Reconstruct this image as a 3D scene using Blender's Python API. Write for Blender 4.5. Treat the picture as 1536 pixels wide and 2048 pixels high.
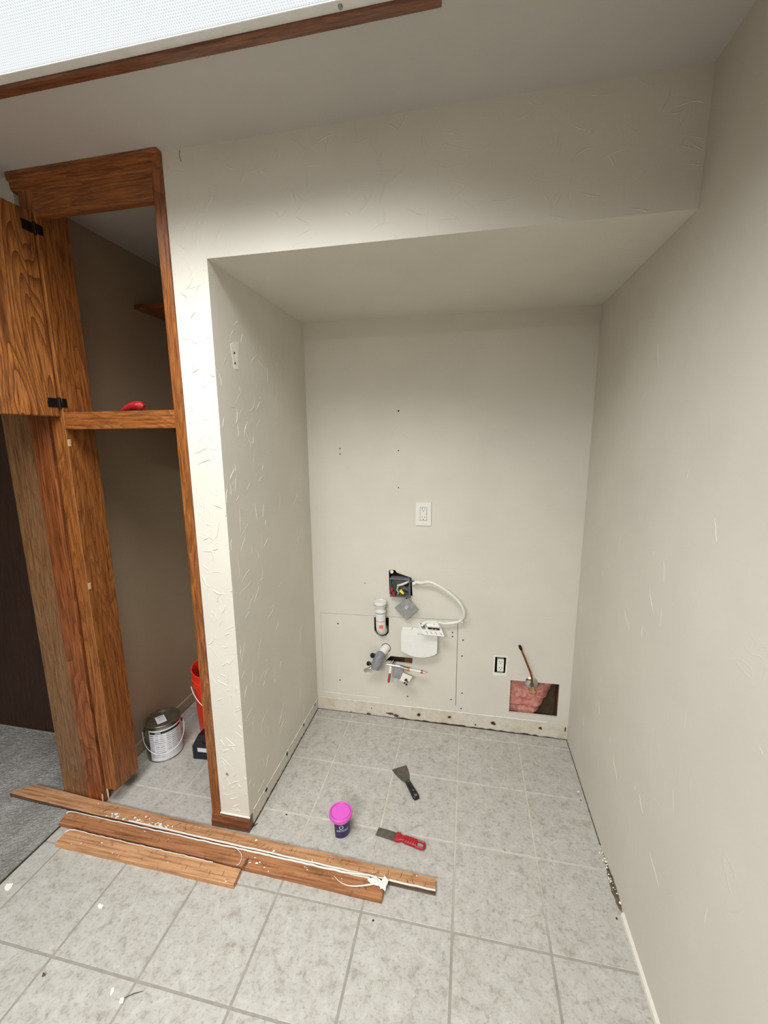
import bpy, bmesh, math, random
from mathutils import Vector, Matrix, noise
from mathutils.geometry import delaunay_2d_cdt

scene = bpy.context.scene
for o in list(bpy.data.objects):
    bpy.data.objects.remove(o)
COL = scene.collection
rnd = random.Random(7)

# ------------------------------------------------------------------ dimensions (metres)
W, D, H, HC = 1.374, 0.784, 2.128, 2.44          # niche width, depth, soffit height, room height
PW = 0.1275                                       # partition thickness
TX, TY, TT = 0.5164, -0.1997, 0.30235             # floor tile grid
RX0, RY0 = -3.4, -4.6                             # far corners of the room behind the camera

# ------------------------------------------------------------------ camera
CAMC = Vector((0.82607, -1.29093, 1.57189))
CR = Vector((0.98023221, 0.19771865, -0.0072216))
CF = Vector((-0.19579628, 0.96416233, -0.17903857))
CU = Vector((-0.02843647, 0.17691334, 0.98381555))
FPX = 828.724
cam_d = bpy.data.cameras.new('camera')
cam_d.sensor_fit = 'VERTICAL'
cam_d.sensor_height = 36.0
cam_d.lens = FPX * 36.0 / 2048.0
cam_d.clip_start = 0.02
cam = bpy.data.objects.new('camera', cam_d)
COL.objects.link(cam)
m = Matrix.Identity(4)
for r in range(3):
    m[r][0] = CR[r]; m[r][1] = CU[r]; m[r][2] = -CF[r]; m[r][3] = CAMC[r]
cam.matrix_world = m
scene.camera = cam

# ------------------------------------------------------------------ world and exposure
LIGHT = 0.95          # glow of the panel itself
TUBES = 26.5         # watts of the tubes behind the panel
SPREAD = 140.0
FILL_WATTS, FILL_SPREAD = 140.0, 172.0  # added fill lamp, out of view, that brightens the niche
#      # the prismatic panel sends its light mostly downwards
world = bpy.data.worlds.new('world')
scene.world = world
world.use_nodes = True
world.node_tree.nodes['Background'].inputs[0].default_value = (0.9, 0.95, 1.0, 1)
world.node_tree.nodes['Background'].inputs[1].default_value = 0.05
vs = scene.view_settings
vs.view_transform = 'Standard'
vs.look = 'None'
vs.gamma = 1.0
vs.use_curve_mapping = False
vs.exposure = 0.0

# pixel -> point helpers (a pixel gives a direction; the plane it touches gives the distance)
def ray(u, v):
    return CR * ((u - 768) / FPX) + CF + CU * ((1024 - v) / FPX)
def hit(u, v, ax, val):
    d = ray(u, v)
    return CAMC + d * ((val - CAMC[ax]) / d[ax])
def G(u, v, z=0.0): return hit(u, v, 2, z)
def Bk(u, v, y=D): return hit(u, v, 1, y)
def Lf(u, v): return hit(u, v, 0, 0.0)
def Rt(u, v): return hit(u, v, 0, W)

# ------------------------------------------------------------------ materials
def srgb(r, g, b):
    def f(c):
        c /= 255.0
        return c / 12.92 if c <= 0.04045 else ((c + 0.055) / 1.055) ** 2.4
    return (f(r), f(g), f(b), 1)

class NT:
    def __init__(self, name):
        self.m = bpy.data.materials.new(name); self.m.use_nodes = True
        self.t = self.m.node_tree
        self.b = self.t.nodes['Principled BSDF']
    def n(self, typ, **kw):
        nd = self.t.nodes.new(typ)
        for k, v in kw.items():
            if k.startswith('i_'):
                key = k[2:]
                key = int(key) if key.isdigit() else key.replace('_', ' ')
                nd.inputs[key].default_value = v
            else:
                setattr(nd, k, v)
        return nd
    def l(self, a, b): self.t.links.new(a, b)
    def pos(self): return self.n('ShaderNodeNewGeometry').outputs['Position']
    def obj(self): return self.n('ShaderNodeTexCoord').outputs['Object']
    def mapping(self, src, scale, rot=(0, 0, 0), loc=(0, 0, 0)):
        mp = self.n('ShaderNodeMapping')
        mp.inputs['Scale'].default_value = scale
        mp.inputs['Rotation'].default_value = rot
        mp.inputs['Location'].default_value = loc
        self.l(src, mp.inputs['Vector']); return mp.outputs[0]
    def noise(self, src, scale, detail=3, rough=0.55, dist=0.0):
        nd = self.n('ShaderNodeTexNoise')
        nd.inputs['Scale'].default_value = scale; nd.inputs['Detail'].default_value = detail
        nd.inputs['Roughness'].default_value = rough; nd.inputs['Distortion'].default_value = dist
        self.l(src, nd.inputs['Vector']); return nd.outputs['Fac']
    def ramp(self, fac, stops):
        nd = self.n('ShaderNodeValToRGB')
        el = nd.color_ramp.elements
        el[0].position, el[0].color = stops[0]
        el[1].position, el[1].color = stops[-1]
        for p, c in stops[1:-1]:
            e = el.new(p); e.color = c
        self.l(fac, nd.inputs[0]); return nd.outputs[0]
    def mix(self, fac, a, b, mode='MIX'):
        nd = self.n('ShaderNodeMix', data_type='RGBA', blend_type=mode)
        for s, x in ((nd.inputs[0], fac), (nd.inputs[6], a), (nd.inputs[7], b)):
            if hasattr(x, 'links') or hasattr(x, 'is_linked'): self.l(x, s)
            else: s.default_value = x
        return nd.outputs[2]
    def math(self, op, a, b=0.0):
        nd = self.n('ShaderNodeMath', operation=op)
        for s, x in ((nd.inputs[0], a), (nd.inputs[1], b)):
            if hasattr(x, 'is_linked'): self.l(x, s)
            else: s.default_value = x
        return nd.outputs[0]
    def bump(self, h, strength, dist):
        nd = self.n('ShaderNodeBump'); nd.inputs['Strength'].default_value = strength
        nd.inputs['Distance'].default_value = dist
        self.l(h, nd.inputs['Height']); self.l(nd.outputs[0], self.b.inputs['Normal'])
    def set(self, color=None, rough=0.5, metal=0.0, spec=0.5):
        if color is not None:
            if hasattr(color, 'is_linked'): self.l(color, self.b.inputs['Base Color'])
            else: self.b.inputs['Base Color'].default_value = color
        if hasattr(rough, 'is_linked'): self.l(rough, self.b.inputs['Roughness'])
        else: self.b.inputs['Roughness'].default_value = rough
        self.b.inputs['Metallic'].default_value = metal
        self.b.inputs['Specular IOR Level'].default_value = spec
        return self.m

def plain(name, col, rough=0.5, metal=0.0, spec=0.5, var=0.06, scale=40, bump=0.0):
    t = NT(name); p = t.obj()
    f = t.noise(p, scale, 4)
    lo = tuple(c * (1 - var) for c in col[:3]) + (1,); hi = tuple(min(1, c * (1 + var)) for c in col[:3]) + (1,)
    c = t.ramp(f, [(0.3, lo), (0.7, hi)])
    if bump: t.bump(f, bump, 0.002)
    return t.set(c, rough, metal, spec)

def wall_mat(name, col, bump=0.25, dirt_shadow=0.0):
    t = NT(name); p = t.pos()
    a = t.noise(p, 3.0, 3); b = t.noise(p, 45, 4); c = t.noise(p, 320, 2)
    lo = tuple(x * 0.955 for x in col[:3]) + (1,); hi = tuple(min(1, x * 1.035) for x in col[:3]) + (1,)
    cc = t.ramp(a, [(0.3, lo), (0.7, hi)])
    # soft trowel ridges: thin iso-lines of a warped noise, kept only in patches
    r1 = t.noise(p, 9, 1.0, 0.4, 0.6)
    d1 = t.math('ABSOLUTE', t.math('SUBTRACT', r1, 0.5))
    line = t.math('SUBTRACT', 1.0, t.math('MINIMUM', t.math('MULTIPLY', d1, 60), 1.0))
    mk = t.ramp(t.noise(p, 6.0, 2), [(0.52, (0, 0, 0, 1)), (0.62, (1, 1, 1, 1))])
    h = t.math('ADD', t.math('MULTIPLY', b, 0.5), t.math('MULTIPLY', c, 0.12))
    h = t.math('ADD', h, t.math('MULTIPLY', t.math('MULTIPLY', line, mk), 0.5))
    t.bump(h, bump, 0.004)
    return t.set(cc, 0.55, 0, 0.35)

def oak(name, axis, mid, dark, light, ring=0.6, gscale=1.0, rough=0.38, seed=0.0):
    t = NT(name); p = t.pos()
    i = 'XYZ'.index(axis)
    s = [1.0, 1.0, 1.0]; s[i] = 0.06
    st = t.mapping(p, tuple(s), loc=(seed, seed * 1.7, seed * 0.6))
    g = t.noise(st, 140 * gscale, 5, 0.65)
    g2 = t.noise(st, 480 * gscale, 2, 0.5)
    s2 = [1.0, 1.0, 1.0]; s2[i] = 0.16
    st2 = t.mapping(p, tuple(s2), loc=(seed * 0.7, seed, seed))
    f = t.noise(st2, 9 * gscale, 1.5, 0.45, 0.4)
    w = t.math('FRACT', t.math('MULTIPLY', f, 20.0))
    w = t.math('POWER', w, 2.2)
    c = t.ramp(g, [(0.32, dark), (0.5, mid), (0.72, light)])
    c = t.mix(t.math('MULTIPLY', w, ring), c, dark)
    pores = t.ramp(g2, [(0.36, (0, 0, 0, 1)), (0.46, (1, 1, 1, 1))])
    c = t.mix(0.28, c, pores, 'MULTIPLY')
    t.bump(g, 0.12, 0.002)
    return t.set(c, rough, 0, 0.5)

PAINT = srgb(209, 204, 192)
M = {}
M['wall'] = wall_mat('greige wall paint', PAINT, 0.3)
M['wall_smooth'] = wall_mat('greige wall paint smooth', PAINT, 0.16)
M['ceiling'] = wall_mat('ceiling paint', srgb(190, 186, 179), 0.1)
M['closet_wall_shade'] = wall_mat('closet wall paint with shade', srgb(158, 138, 114), 0.3)  # wall paint with closet shade and oak bounce put into the colour
M['bounce_cut'] = oak('brown wood panelling', 'Z', srgb(104, 72, 46), srgb(70, 44, 26), srgb(122, 88, 58), ring=0.4)  # dark brown invented for the unseen room walls to reduce bounced light
OM, OD, OL = srgb(142, 84, 38), srgb(84, 44, 17), srgb(168, 106, 52)
M['oak_z'] = oak('stained oak upright', 'Z', OM, OD, OL)
M['oak_x'] = oak('stained oak across', 'X', OM, OD, OL, seed=3.1)
M['oak_door'] = oak('stained oak door veneer', 'Z', srgb(150, 92, 44), srgb(82, 44, 16), srgb(176, 114, 58), ring=0.95, gscale=1.0, seed=5.3)
M['oak_red'] = oak('dark reddish oak', 'X', srgb(112, 64, 38), srgb(70, 36, 20), srgb(134, 82, 50), ring=0.3, seed=6)
M['oak_redz'] = oak('reddish oak upright', 'Z', srgb(136, 76, 38), srgb(80, 40, 18), srgb(156, 92, 50), ring=0.7, gscale=0.8, seed=7)
M['oak_y'] = oak('stained oak depthwise', 'Y', OM, OD, OL, seed=2.2)
M['oak_sheen'] = oak('sheen grey oak upright', 'Z', srgb(122, 88, 58), srgb(88, 58, 34), srgb(138, 106, 76), ring=0.4, rough=0.2, seed=1.3)  # greyer oak: the sheen on the casing is put into the colour
M['oak_raw'] = plain('bare oak chip', srgb(186, 156, 116), 0.8, var=0.15, scale=200)
M['oak_worn'] = plain('worn oak edge', srgb(168, 120, 74), 0.6, var=0.2, scale=60)
M['frame_oak_x'] = oak('lamp frame oak lengthwise', 'X', srgb(120, 74, 48), srgb(82, 46, 28), srgb(140, 92, 62), ring=0.3, seed=9)
M['frame_oak_y'] = oak('lamp frame oak crosswise', 'Y', srgb(120, 74, 48), srgb(82, 46, 28), srgb(140, 92, 62), ring=0.3, seed=9)
M['dark_door'] = oak('dark stained door', 'Z', srgb(52, 30, 16), srgb(38, 20, 10), srgb(62, 36, 20), ring=0.3, rough=0.7)
M['white_metal'] = plain('white enamel', srgb(225, 225, 220), 0.4)
M['white_plastic'] = plain('white plastic', srgb(226, 225, 218), 0.35, var=0.02)
M['ivory'] = plain('ivory plastic', srgb(228, 226, 214), 0.35, var=0.02)
M['black'] = plain('black plastic', srgb(16, 16, 17), 0.4)
M['hole'] = plain('dark hollow', srgb(30, 24, 18), 0.9)
M['rust'] = plain('rusty stain', srgb(92, 62, 38), 0.9, var=0.4, scale=120)
M['dirt_shadow'] = plain('dark dirt', srgb(52, 42, 32), 0.95, var=0.5, scale=150)  # dirt colour, also used for the painted shadow line at the carpet
M['crumble'] = plain('crumbled dirty plaster', srgb(104, 90, 70), 0.95, var=0.6, scale=90, bump=0.8)
M['sheath'] = plain('cavity sheathing', srgb(84, 66, 46), 0.9, var=0.3, scale=20)
M['caulk'] = plain('white caulk', srgb(218, 213, 202), 0.6, var=0.04, bump=0.3)
M['plaster'] = plain('bare plaster', srgb(226, 222, 210), 0.9, var=0.05)
M['steel'] = plain('steel', srgb(150, 146, 138), 0.35, 1.0, var=0.15)
M['blade'] = plain('worn steel blade', srgb(104, 98, 88), 0.5, 0.65, var=0.3, scale=60)
M['chrome'] = plain('chrome', srgb(205, 203, 198), 0.2, 1.0, var=0.05)
M['greytape'] = plain('grey duct tape', srgb(132, 133, 134), 0.45, 0.2, var=0.14, scale=90, bump=0.4)
M['greybox'] = plain('grey box plastic', srgb(112, 112, 114), 0.5, var=0.12, scale=80)
M['greyplate'] = plain('galvanised plate', srgb(150, 152, 150), 0.45, 0.35, var=0.18, scale=50)
M['copper'] = plain('aged copper', srgb(150, 98, 50), 0.4, 0.8, var=0.25, scale=80)
M['copper_bright'] = plain('bright copper', srgb(176, 96, 58), 0.35, 0.8)
M['brass'] = plain('brass', srgb(196, 176, 110), 0.35, 0.7)
M['red_plastic'] = plain('red plastic', srgb(158, 24, 34), 0.38, var=0.06)
M['red_lever'] = plain('red rubber', srgb(168, 62, 62), 0.5)
M['green_wire'] = plain('green wire', srgb(26, 82, 54), 0.4)
M['white_wire'] = plain('white wire', srgb(212, 210, 204), 0.4)
M['black_wire'] = plain('black wire', srgb(20, 20, 22), 0.4)
M['yellow'] = plain('yellow plastic', srgb(238, 216, 60), 0.4)
M['cable'] = plain('white cable sheath', srgb(222, 221, 212), 0.4, var=0.03)
M['pvc'] = plain('white pvc', srgb(222, 220, 214), 0.35, var=0.03)
M['blue'] = plain('blue print', srgb(110, 140, 170), 0.5)
M['pinkline'] = plain('mauve print', srgb(178, 130, 150), 0.5)
M['orange'] = plain('orange sticker', srgb(226, 106, 70), 0.5)
M['tag'] = plain('paper tag', srgb(222, 218, 206), 0.7)
M['pink'] = plain('pink lid plastic', srgb(212, 86, 186), 0.4, var=0.02)
M['purple'] = plain('purple label', srgb(40, 30, 82), 0.35, var=0.25, scale=30)
M['print_white'] = plain('white print', srgb(225, 222, 232), 0.5)
M['print_grey'] = plain('grey print', srgb(128, 128, 132), 0.6)
M['print_black'] = plain('black print', srgb(26, 26, 28), 0.6)
M['label'] = plain('paper label', srgb(212, 212, 214), 0.5, var=0.03)
M['tin'] = plain('tin plate', srgb(170, 168, 160), 0.28, 1.0, var=0.1)
M['tin_lid'] = plain('dull tin lid', srgb(120, 115, 98), 0.35, 0.8, var=0.15)
M['bucket'] = plain('orange bucket plastic', srgb(232, 52, 24), 0.4, var=0.03)
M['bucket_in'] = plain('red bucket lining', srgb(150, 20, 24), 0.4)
M['navy'] = plain('black navy plastic', srgb(18, 22, 28), 0.4)
M['hinge'] = plain('bronze hinge', srgb(38, 30, 26), 0.35, 0.7)
M['clear_tube'] = plain('milky tube', srgb(222, 220, 212), 0.25)
M['dark_wood'] = plain('brown stud', srgb(96, 58, 36), 0.8, var=0.2)

# pink insulation
t = NT('pink insulation'); p = t.obj()
f = t.noise(p, 38, 6, 0.6, 1.2)
t.bump(t.noise(p, 120, 5), 0.8, 0.006)
M['insul'] = t.set(t.ramp(f, [(0.3, srgb(168, 104, 94)), (0.5, srgb(196, 132, 119)), (0.72, srgb(214, 162, 148))]), 0.95, 0, 0.1)

# floor tile
t = NT('stone look tile'); p = t.pos()
a = t.noise(p, 4.0, 4, 0.6, 0.3); b = t.noise(p, 26, 8, 0.72, 0.5); c = t.noise(p, 85, 6, 0.65, 0.3)
base = t.ramp(a, [(0.3, srgb(165, 163, 156)), (0.7, srgb(179, 177, 171))])
vein = t.ramp(b, [(0.34, srgb(138, 130, 117)), (0.45, srgb(170, 165, 155)), (0.62, srgb(186, 182, 174))])
cc = t.mix(0.62, base, vein)
speck = t.ramp(c, [(0.34, srgb(184, 174, 160)), (0.48, (1, 1, 1, 1))])
cc = t.mix(0.45, cc, speck, 'MULTIPLY')
sp2 = t.ramp(b, [(0.60, (0, 0, 0, 1)), (0.72, (1, 1, 1, 1))])
cc = t.mix(t.math('MULTIPLY', sp2, 0.3), cc, srgb(204, 201, 194))
t.bump(b, 0.18, 0.003)
M['tile'] = t.set(cc, 0.42, 0, 0.4)
# grout: kept pale where the appliance covered it, greyer where people walk
t = NT('grout'); p = t.pos()
sx = t.n('ShaderNodeSeparateXYZ'); t.l(p, sx.inputs[0])
walk = t.ramp(t.math('ADD', t.math('MULTIPLY', sx.outputs[1], 1.2), 0.55), [(0.25, srgb(150, 146, 137)), (0.7, srgb(196, 191, 181))])
nz = t.ramp(t.noise(p, 30, 5), [(0.3, (0.8, 0.78, 0.75, 1)), (0.7, (1, 1, 1, 1))])
M['grout'] = t.set(t.mix(1.0, walk, nz, 'MULTIPLY'), 0.8, 0, 0.2)
# carpet
t = NT('grey carpet pile'); p = t.pos()
a = t.noise(p, 260, 3, 0.7); b = t.noise(t.mapping(p, (1.0, 0.35, 1), rot=(0, 0, 0.7)), 9, 3)
c1 = t.ramp(a, [(0.3, srgb(110, 107, 103)), (0.7, srgb(176, 173, 168))])
c2 = t.ramp(b, [(0.35, (0.72, 0.71, 0.7, 1)), (0.65, (1, 1, 1, 1))])
t.bump(a, 0.8, 0.004)
M['carpet'] = t.set(t.mix(1.0, c1, c2, 'MULTIPLY'), 0.95, 0, 0.1)
# base strip where the baseboard came off
t = NT('glue stained strip'); p = t.pos()
a = t.noise(p, 7, 4, 0.6, 0.8); b = t.noise(p, 40, 4)
c1 = t.ramp(a, [(0.35, srgb(203, 197, 184)), (0.58, srgb(200, 189, 168)), (0.76, srgb(166, 146, 116))])
M['strip'] = t.set(t.mix(0.4, c1, t.ramp(b, [(0.3, srgb(184, 175, 158)), (0.6, srgb(214, 208, 197))])), 0.85, 0, 0.2)

def plank_mat(name, mid, dark, light, seed):
    t = NT(name); p = t.pos()
    st = t.mapping(p, (0.05, 1, 1), rot=(0, 0, 0.03), loc=(seed, seed, 0))
    g = t.noise(st, 120, 5, 0.6); sp = t.noise(p, 34, 5, 0.6, 0.6); big = t.noise(p, 5, 3)
    c = t.ramp(g, [(0.3, dark), (0.5, mid), (0.7, light)])
    c = t.mix(t.math('MULTIPLY', t.ramp(sp, [(0.58, (0, 0, 0, 1)), (0.72, (1, 1, 1, 1))]), 0.75), c, dark)
    c = t.mix(0.5, c, t.ramp(big, [(0.3, (0.75, 0.7, 0.66, 1)), (0.7, (1, 1, 1, 1))]), 'MULTIPLY')
    t.bump(g, 0.25, 0.003)
    return t.set(c, 0.7, 0, 0.25)
M['plank_a'] = plank_mat('old pine plank', srgb(176, 130, 92), srgb(128, 88, 58), srgb(190, 148, 110), 1)
M['plank_b'] = plank_mat('old brown plank', srgb(160, 108, 72), srgb(104, 66, 42), srgb(176, 126, 88), 4)
M['plank_c'] = plank_mat('short pale plank', srgb(188, 142, 102), srgb(142, 98, 66), srgb(202, 160, 122), 8)
M['plank_edge'] = plank_mat('grey plank edge', srgb(96, 78, 68), srgb(58, 44, 38), srgb(120, 98, 84), 2)

# lamp diffuser: clear prism cells in front of bright tubes
t = NT('prismatic lamp diffuser'); p = t.pos()
sx = t.n('ShaderNodeSeparateXYZ'); t.l(t.mapping(p, (1, 1, 1), rot=(0, 0, 0.785)), sx.inputs[0])
K = 2 * math.pi / 0.0085
cx = t.math('COSINE', t.math('MULTIPLY', sx.outputs[0], K)); cy = t.math('COSINE', t.math('MULTIPLY', sx.outputs[1], K))
cell = t.ramp(t.math('MULTIPLY', cx, cy), [(0.30, (0, 0, 0, 1)), (0.55, (1, 1, 1, 1))])
em = t.n('ShaderNodeEmission'); em.inputs['Strength'].default_value = LIGHT
t.l(t.mix(cell, (1.0, 1.0, 1.0, 1), (0.66, 0.80, 0.84, 1)), em.inputs['Color'])
t.l(em.outputs[0], t.t.nodes['Material Output'].inputs['Surface'])
M['diffuser'] = t.m

# ------------------------------------------------------------------ mesh helpers
def bm_box(bm, a, b, bev=0.0, seg=1, mi=0):
    x0, x1 = sorted((a[0], b[0])); y0, y1 = sorted((a[1], b[1])); z0, z1 = sorted((a[2], b[2]))
    vs = [bm.verts.new(c) for c in ((x0, y0, z0), (x1, y0, z0), (x1, y1, z0), (x0, y1, z0), (x0, y0, z1), (x1, y0, z1), (x1, y1, z1), (x0, y1, z1))]
    fs = [bm.faces.new([vs[i] for i in q]) for q in ((0, 3, 2, 1), (4, 5, 6, 7), (0, 1, 5, 4), (1, 2, 6, 5), (2, 3, 7, 6), (3, 0, 4, 7))]
    for f in fs: f.material_index = mi
    if bev:
        es = list({e for f in fs for e in f.edges})
        bmesh.ops.bevel(bm, geom=es, offset=bev, segments=seg, affect='EDGES', profile=0.5)
    return bm
def box(a, b, bev=0.0, seg=1): return bm_box(bmesh.new(), a, b, bev, seg)

def frame_of(d):
    d = d.normalized()
    up = Vector((0, 0, 1)) if abs(d.z) < 0.9 else Vector((0, 1, 0))
    x = up.cross(d).normalized(); y = d.cross(x)
    return x, y
def bm_tube(bm, pts, rad, n=10, cap=True):
    pts = [Vector(p) for p in pts]
    rads = rad if isinstance(rad, (list, tuple)) else [rad] * len(pts)
    rings = []; px = None
    for i, p in enumerate(pts):
        d = (pts[min(i + 1, len(pts) - 1)] - pts[max(i - 1, 0)])
        if d.length < 1e-9: d = Vector((0, 0, 1))
        d.normalize()
        if px is None: x, y = frame_of(d)
        else:
            x = (px - d * px.dot(d)).normalized(); y = d.cross(x)
        px = x
        rings.append([bm.verts.new(p + (x * math.cos(2 * math.pi * k / n) + y * math.sin(2 * math.pi * k / n)) * rads[i]) for k in range(n)])
    for a, b in zip(rings, rings[1:]):
        for k in range(n):
            bm.faces.new((a[k], a[(k + 1) % n], b[(k + 1) % n], b[k]))
    if cap:
        bm.faces.new(rings[0][::-1]); bm.faces.new(rings[-1])
    return bm
def tube(pts, rad, n=10): return bm_tube(bmesh.new(), pts, rad, n)
def spline(pts, k=8):
    pts = [Vector(p) for p in pts]; out = []
    q = [pts[0] * 2 - pts[1]] + pts + [pts[-1] * 2 - pts[-2]]
    for i in range(1, len(q) - 2):
        a, b, c, d = q[i - 1:i + 3]
        for j in range(k):
            s = j / k
            out.append(0.5 * ((2 * b) + (c - a) * s + (2 * a - 5 * b + 4 * c - d) * s * s + (3 * b - a - 3 * c + d) * s ** 3))
    return out + [pts[-1]]
def lathe(prof, c, n=40, axis=None):
    """profile [(r,h)] turned about an axis through c"""
    bm = bmesh.new(); c = Vector(c)
    ax = Vector(axis).normalized() if axis is not None else Vector((0, 0, 1))
    x, y = frame_of(ax) if axis is not None else (Vector((1, 0, 0)), Vector((0, 1, 0)))
    rings = []
    for r, h in prof:
        if r < 1e-6: rings.append([bm.verts.new(c + ax * h)])
        else: rings.append([bm.verts.new(c + ax * h + (x * math.cos(2 * math.pi * k / n) + y * math.sin(2 * math.pi * k / n)) * r) for k in range(n)])
    for a, b in zip(rings, rings[1:]):
        for k in range(n):
            k2 = (k + 1) % n
            if len(a) == 1 and len(b) == 1: continue
            if len(a) == 1: bm.faces.new((a[0], b[k2], b[k]))
            elif len(b) == 1: bm.faces.new((a[k], a[k2], b[0]))
            else: bm.faces.new((a[k], a[k2], b[k2], b[k]))
    bmesh.ops.recalc_face_normals(bm, faces=bm.faces)
    return bm
def prism(poly, vec, bev=0.0):
    """closed polygon of 3D points swept by vec"""
    bm = bmesh.new(); vec = Vector(vec)
    a = [bm.verts.new(Vector(p)) for p in poly]; b = [bm.verts.new(Vector(p) + vec) for p in poly]
    bm.faces.new(a); bm.faces.new(b[::-1])
    n = len(a)
    for i in range(n): bm.faces.new((a[i], b[i], b[(i + 1) % n], a[(i + 1) % n]))
    bmesh.ops.recalc_face_normals(bm, faces=bm.faces)
    if bev: bmesh.ops.bevel(bm, geom=list(bm.edges), offset=bev, segments=1, affect='EDGES')
    return bm
def obox(c, ux, uy, uz, s, bev=0.0, seg=1):
    """box of size s centred at c along axes ux,uy,uz"""
    bm = box((-s[0] / 2, -s[1] / 2, -s[2] / 2), (s[0] / 2, s[1] / 2, s[2] / 2), bev, seg)
    mt = Matrix.Identity(4)
    for r in range(3):
        mt[r][0] = ux[r]; mt[r][1] = uy[r]; mt[r][2] = uz[r]; mt[r][3] = c[r]
    bmesh.ops.transform(bm, matrix=mt, verts=bm.verts)
    bmesh.ops.recalc_face_normals(bm, faces=bm.faces)
    return bm

def wpos(o):
    p = Vector((0, 0, 0))
    while o is not None:
        p += o.location; o = o.parent
    return p
def obj(name, bm, mat, parent=None, smooth=False, origin=None):
    """bm in world coordinates -> one mesh object"""
    me = bpy.data.meshes.new(name)
    base = wpos(parent) if parent is not None else (Vector(origin) if origin is not None else Vector((0, 0, 0)))
    bmesh.ops.translate(bm, verts=bm.verts, vec=-base)
    bm.normal_update(); bm.to_mesh(me); bm.free()
    if smooth:
        me.polygons.foreach_set('use_smooth', [True] * len(me.polygons))
        try: me.set_sharp_from_angle(angle=math.radians(38))
        except Exception: pass
    for mt in (mat if isinstance(mat, (list, tuple)) else [mat]): me.materials.append(M[mt])
    o = bpy.data.objects.new(name, me); COL.objects.link(o)
    if parent is not None: o.parent = parent
    else: o.location = base
    return o
def tag(o, label, cat=None, group=None, kind=None):
    o['label'] = label
    if cat: o['category'] = cat
    if group: o['group'] = group
    if kind: o['kind'] = kind
    return o
def thing(name, label, cat, loc, group=None):
    o = bpy.data.objects.new(name, None); o.empty_display_size = 0.05
    COL.objects.link(o); o.location = loc
    return tag(o, label, cat, group)
def struct(name, bm, mat, label, cat, smooth=False):
    return tag(obj(name, bm, mat, None, smooth), label, cat, kind='structure')

def text_mesh(s, size, align='CENTER', extrude=0.0):
    cu = bpy.data.curves.new('text', 'FONT'); cu.body = s; cu.size = size
    cu.align_x = align; cu.align_y = 'CENTER'; cu.extrude = extrude
    to = bpy.data.objects.new('text', cu); COL.objects.link(to)
    bpy.context.view_layer.update()
    me = bpy.data.meshes.new_from_object(to)
    bpy.data.objects.remove(to); bpy.data.curves.remove(cu)
    bm = bmesh.new(); bm.from_mesh(me); bpy.data.meshes.remove(me)
    return bm

def in_poly(p, poly):
    c = False; j = len(poly) - 1
    for i in range(len(poly)):
        xi, yi = poly[i]; xj, yj = poly[j]
        if (yi > p[1]) != (yj > p[1]) and p[0] < (xj - xi) * (p[1] - yi) / (yj - yi) + xi: c = not c
        j = i
    return c
def sheet_with_holes(outer, holes, y, thick):
    """board in the xz plane with cut-outs, front at y, back at y+thick"""
    verts = []; edges = []
    for poly in [outer] + holes:
        s = len(verts); verts += [Vector(q) for q in poly]
        edges += [(s + i, s + (i + 1) % len(poly)) for i in range(len(poly))]
    vo, eo, fo, *_ = delaunay_2d_cdt(verts, edges, [], 1, 1e-6)
    bm = bmesh.new()
    f = [bm.verts.new((v.x, y, v.y)) for v in vo]
    b = [bm.verts.new((v.x, y + thick, v.y)) for v in vo]
    cnt = {}
    for tri in fo:
        c = sum((vo[i] for i in tri), Vector((0, 0))) / len(tri)
        if any(in_poly(c, h) for h in holes) or not in_poly(c, outer): continue
        bm.faces.new([f[i] for i in tri]); bm.faces.new([b[i] for i in reversed(tri)])
        for i in range(len(tri)):
            e = (tri[i], tri[(i + 1) % len(tri)]); cnt[tuple(sorted(e))] = cnt.get(tuple(sorted(e)), []) + [e]
    for k, l in cnt.items():
        if len(l) == 1:
            i, j = l[0]
            bm.faces.new((f[j], f[i], b[i], b[j]))
    bmesh.ops.recalc_face_normals(bm, faces=bm.faces)
    for v in [v for v in bm.verts if not v.link_faces]: bm.verts.remove(v)
    return bm

def ridges(n, o, u, v, nrm, su, sv, seed, lmin=0.02, lmax=0.09, hgt=0.0012, wid=0.0022, ang=None, spread=3.2):
    """raised curved trowel marks on a wall face: corner o, axes u,v, size su,sv"""
    r = random.Random(seed); bm = bmesh.new()
    o = Vector(o); u = Vector(u); v = Vector(v); nrm = Vector(nrm)
    for _ in range(n):
        a = r.uniform(0.004, su - 0.004); b = r.uniform(0.01, sv - 0.01)
        th = (ang if ang is not None else 0) + r.uniform(-spread, spread) * 0.5
        L = r.uniform(lmin, lmax); k = r.uniform(-9, 9); N = 9
        w0 = wid * r.uniform(0.6, 1.5); h0 = hgt * r.uniform(0.5, 1.4)
        prev = None
        for i in range(N + 1):
            s = i / N
            tp = max(0.12, math.sin(math.pi * min(1, s * 0.92 + 0.04)) ** 0.6)
            if not (0.002 < a < su - 0.002 and 0.003 < b < sv - 0.003): break
            pd = Vector((-math.sin(th), math.cos(th)))
            jit = 1 + r.uniform(-0.35, 0.35)
            q = [o + u * (a + pd.x * w) + v * (b + pd.y * w) + nrm * h for w, h in ((-w0 * tp * jit, -0.0002), (0.0, h0 * tp), (w0 * tp * jit, -0.0002))]
            ring = [bm.verts.new(x) for x in q]
            if prev:
                bm.faces.new((prev[0], prev[1], ring[1], ring[0])); bm.faces.new((prev[1], prev[2], ring[2], ring[1]))
            prev = ring
            a += math.cos(th) * L / N; b += math.sin(th) * L / N; th += k * L / N + r.uniform(-0.25, 0.25)
    bmesh.ops.recalc_face_normals(bm, faces=bm.faces)
    return bm
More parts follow.
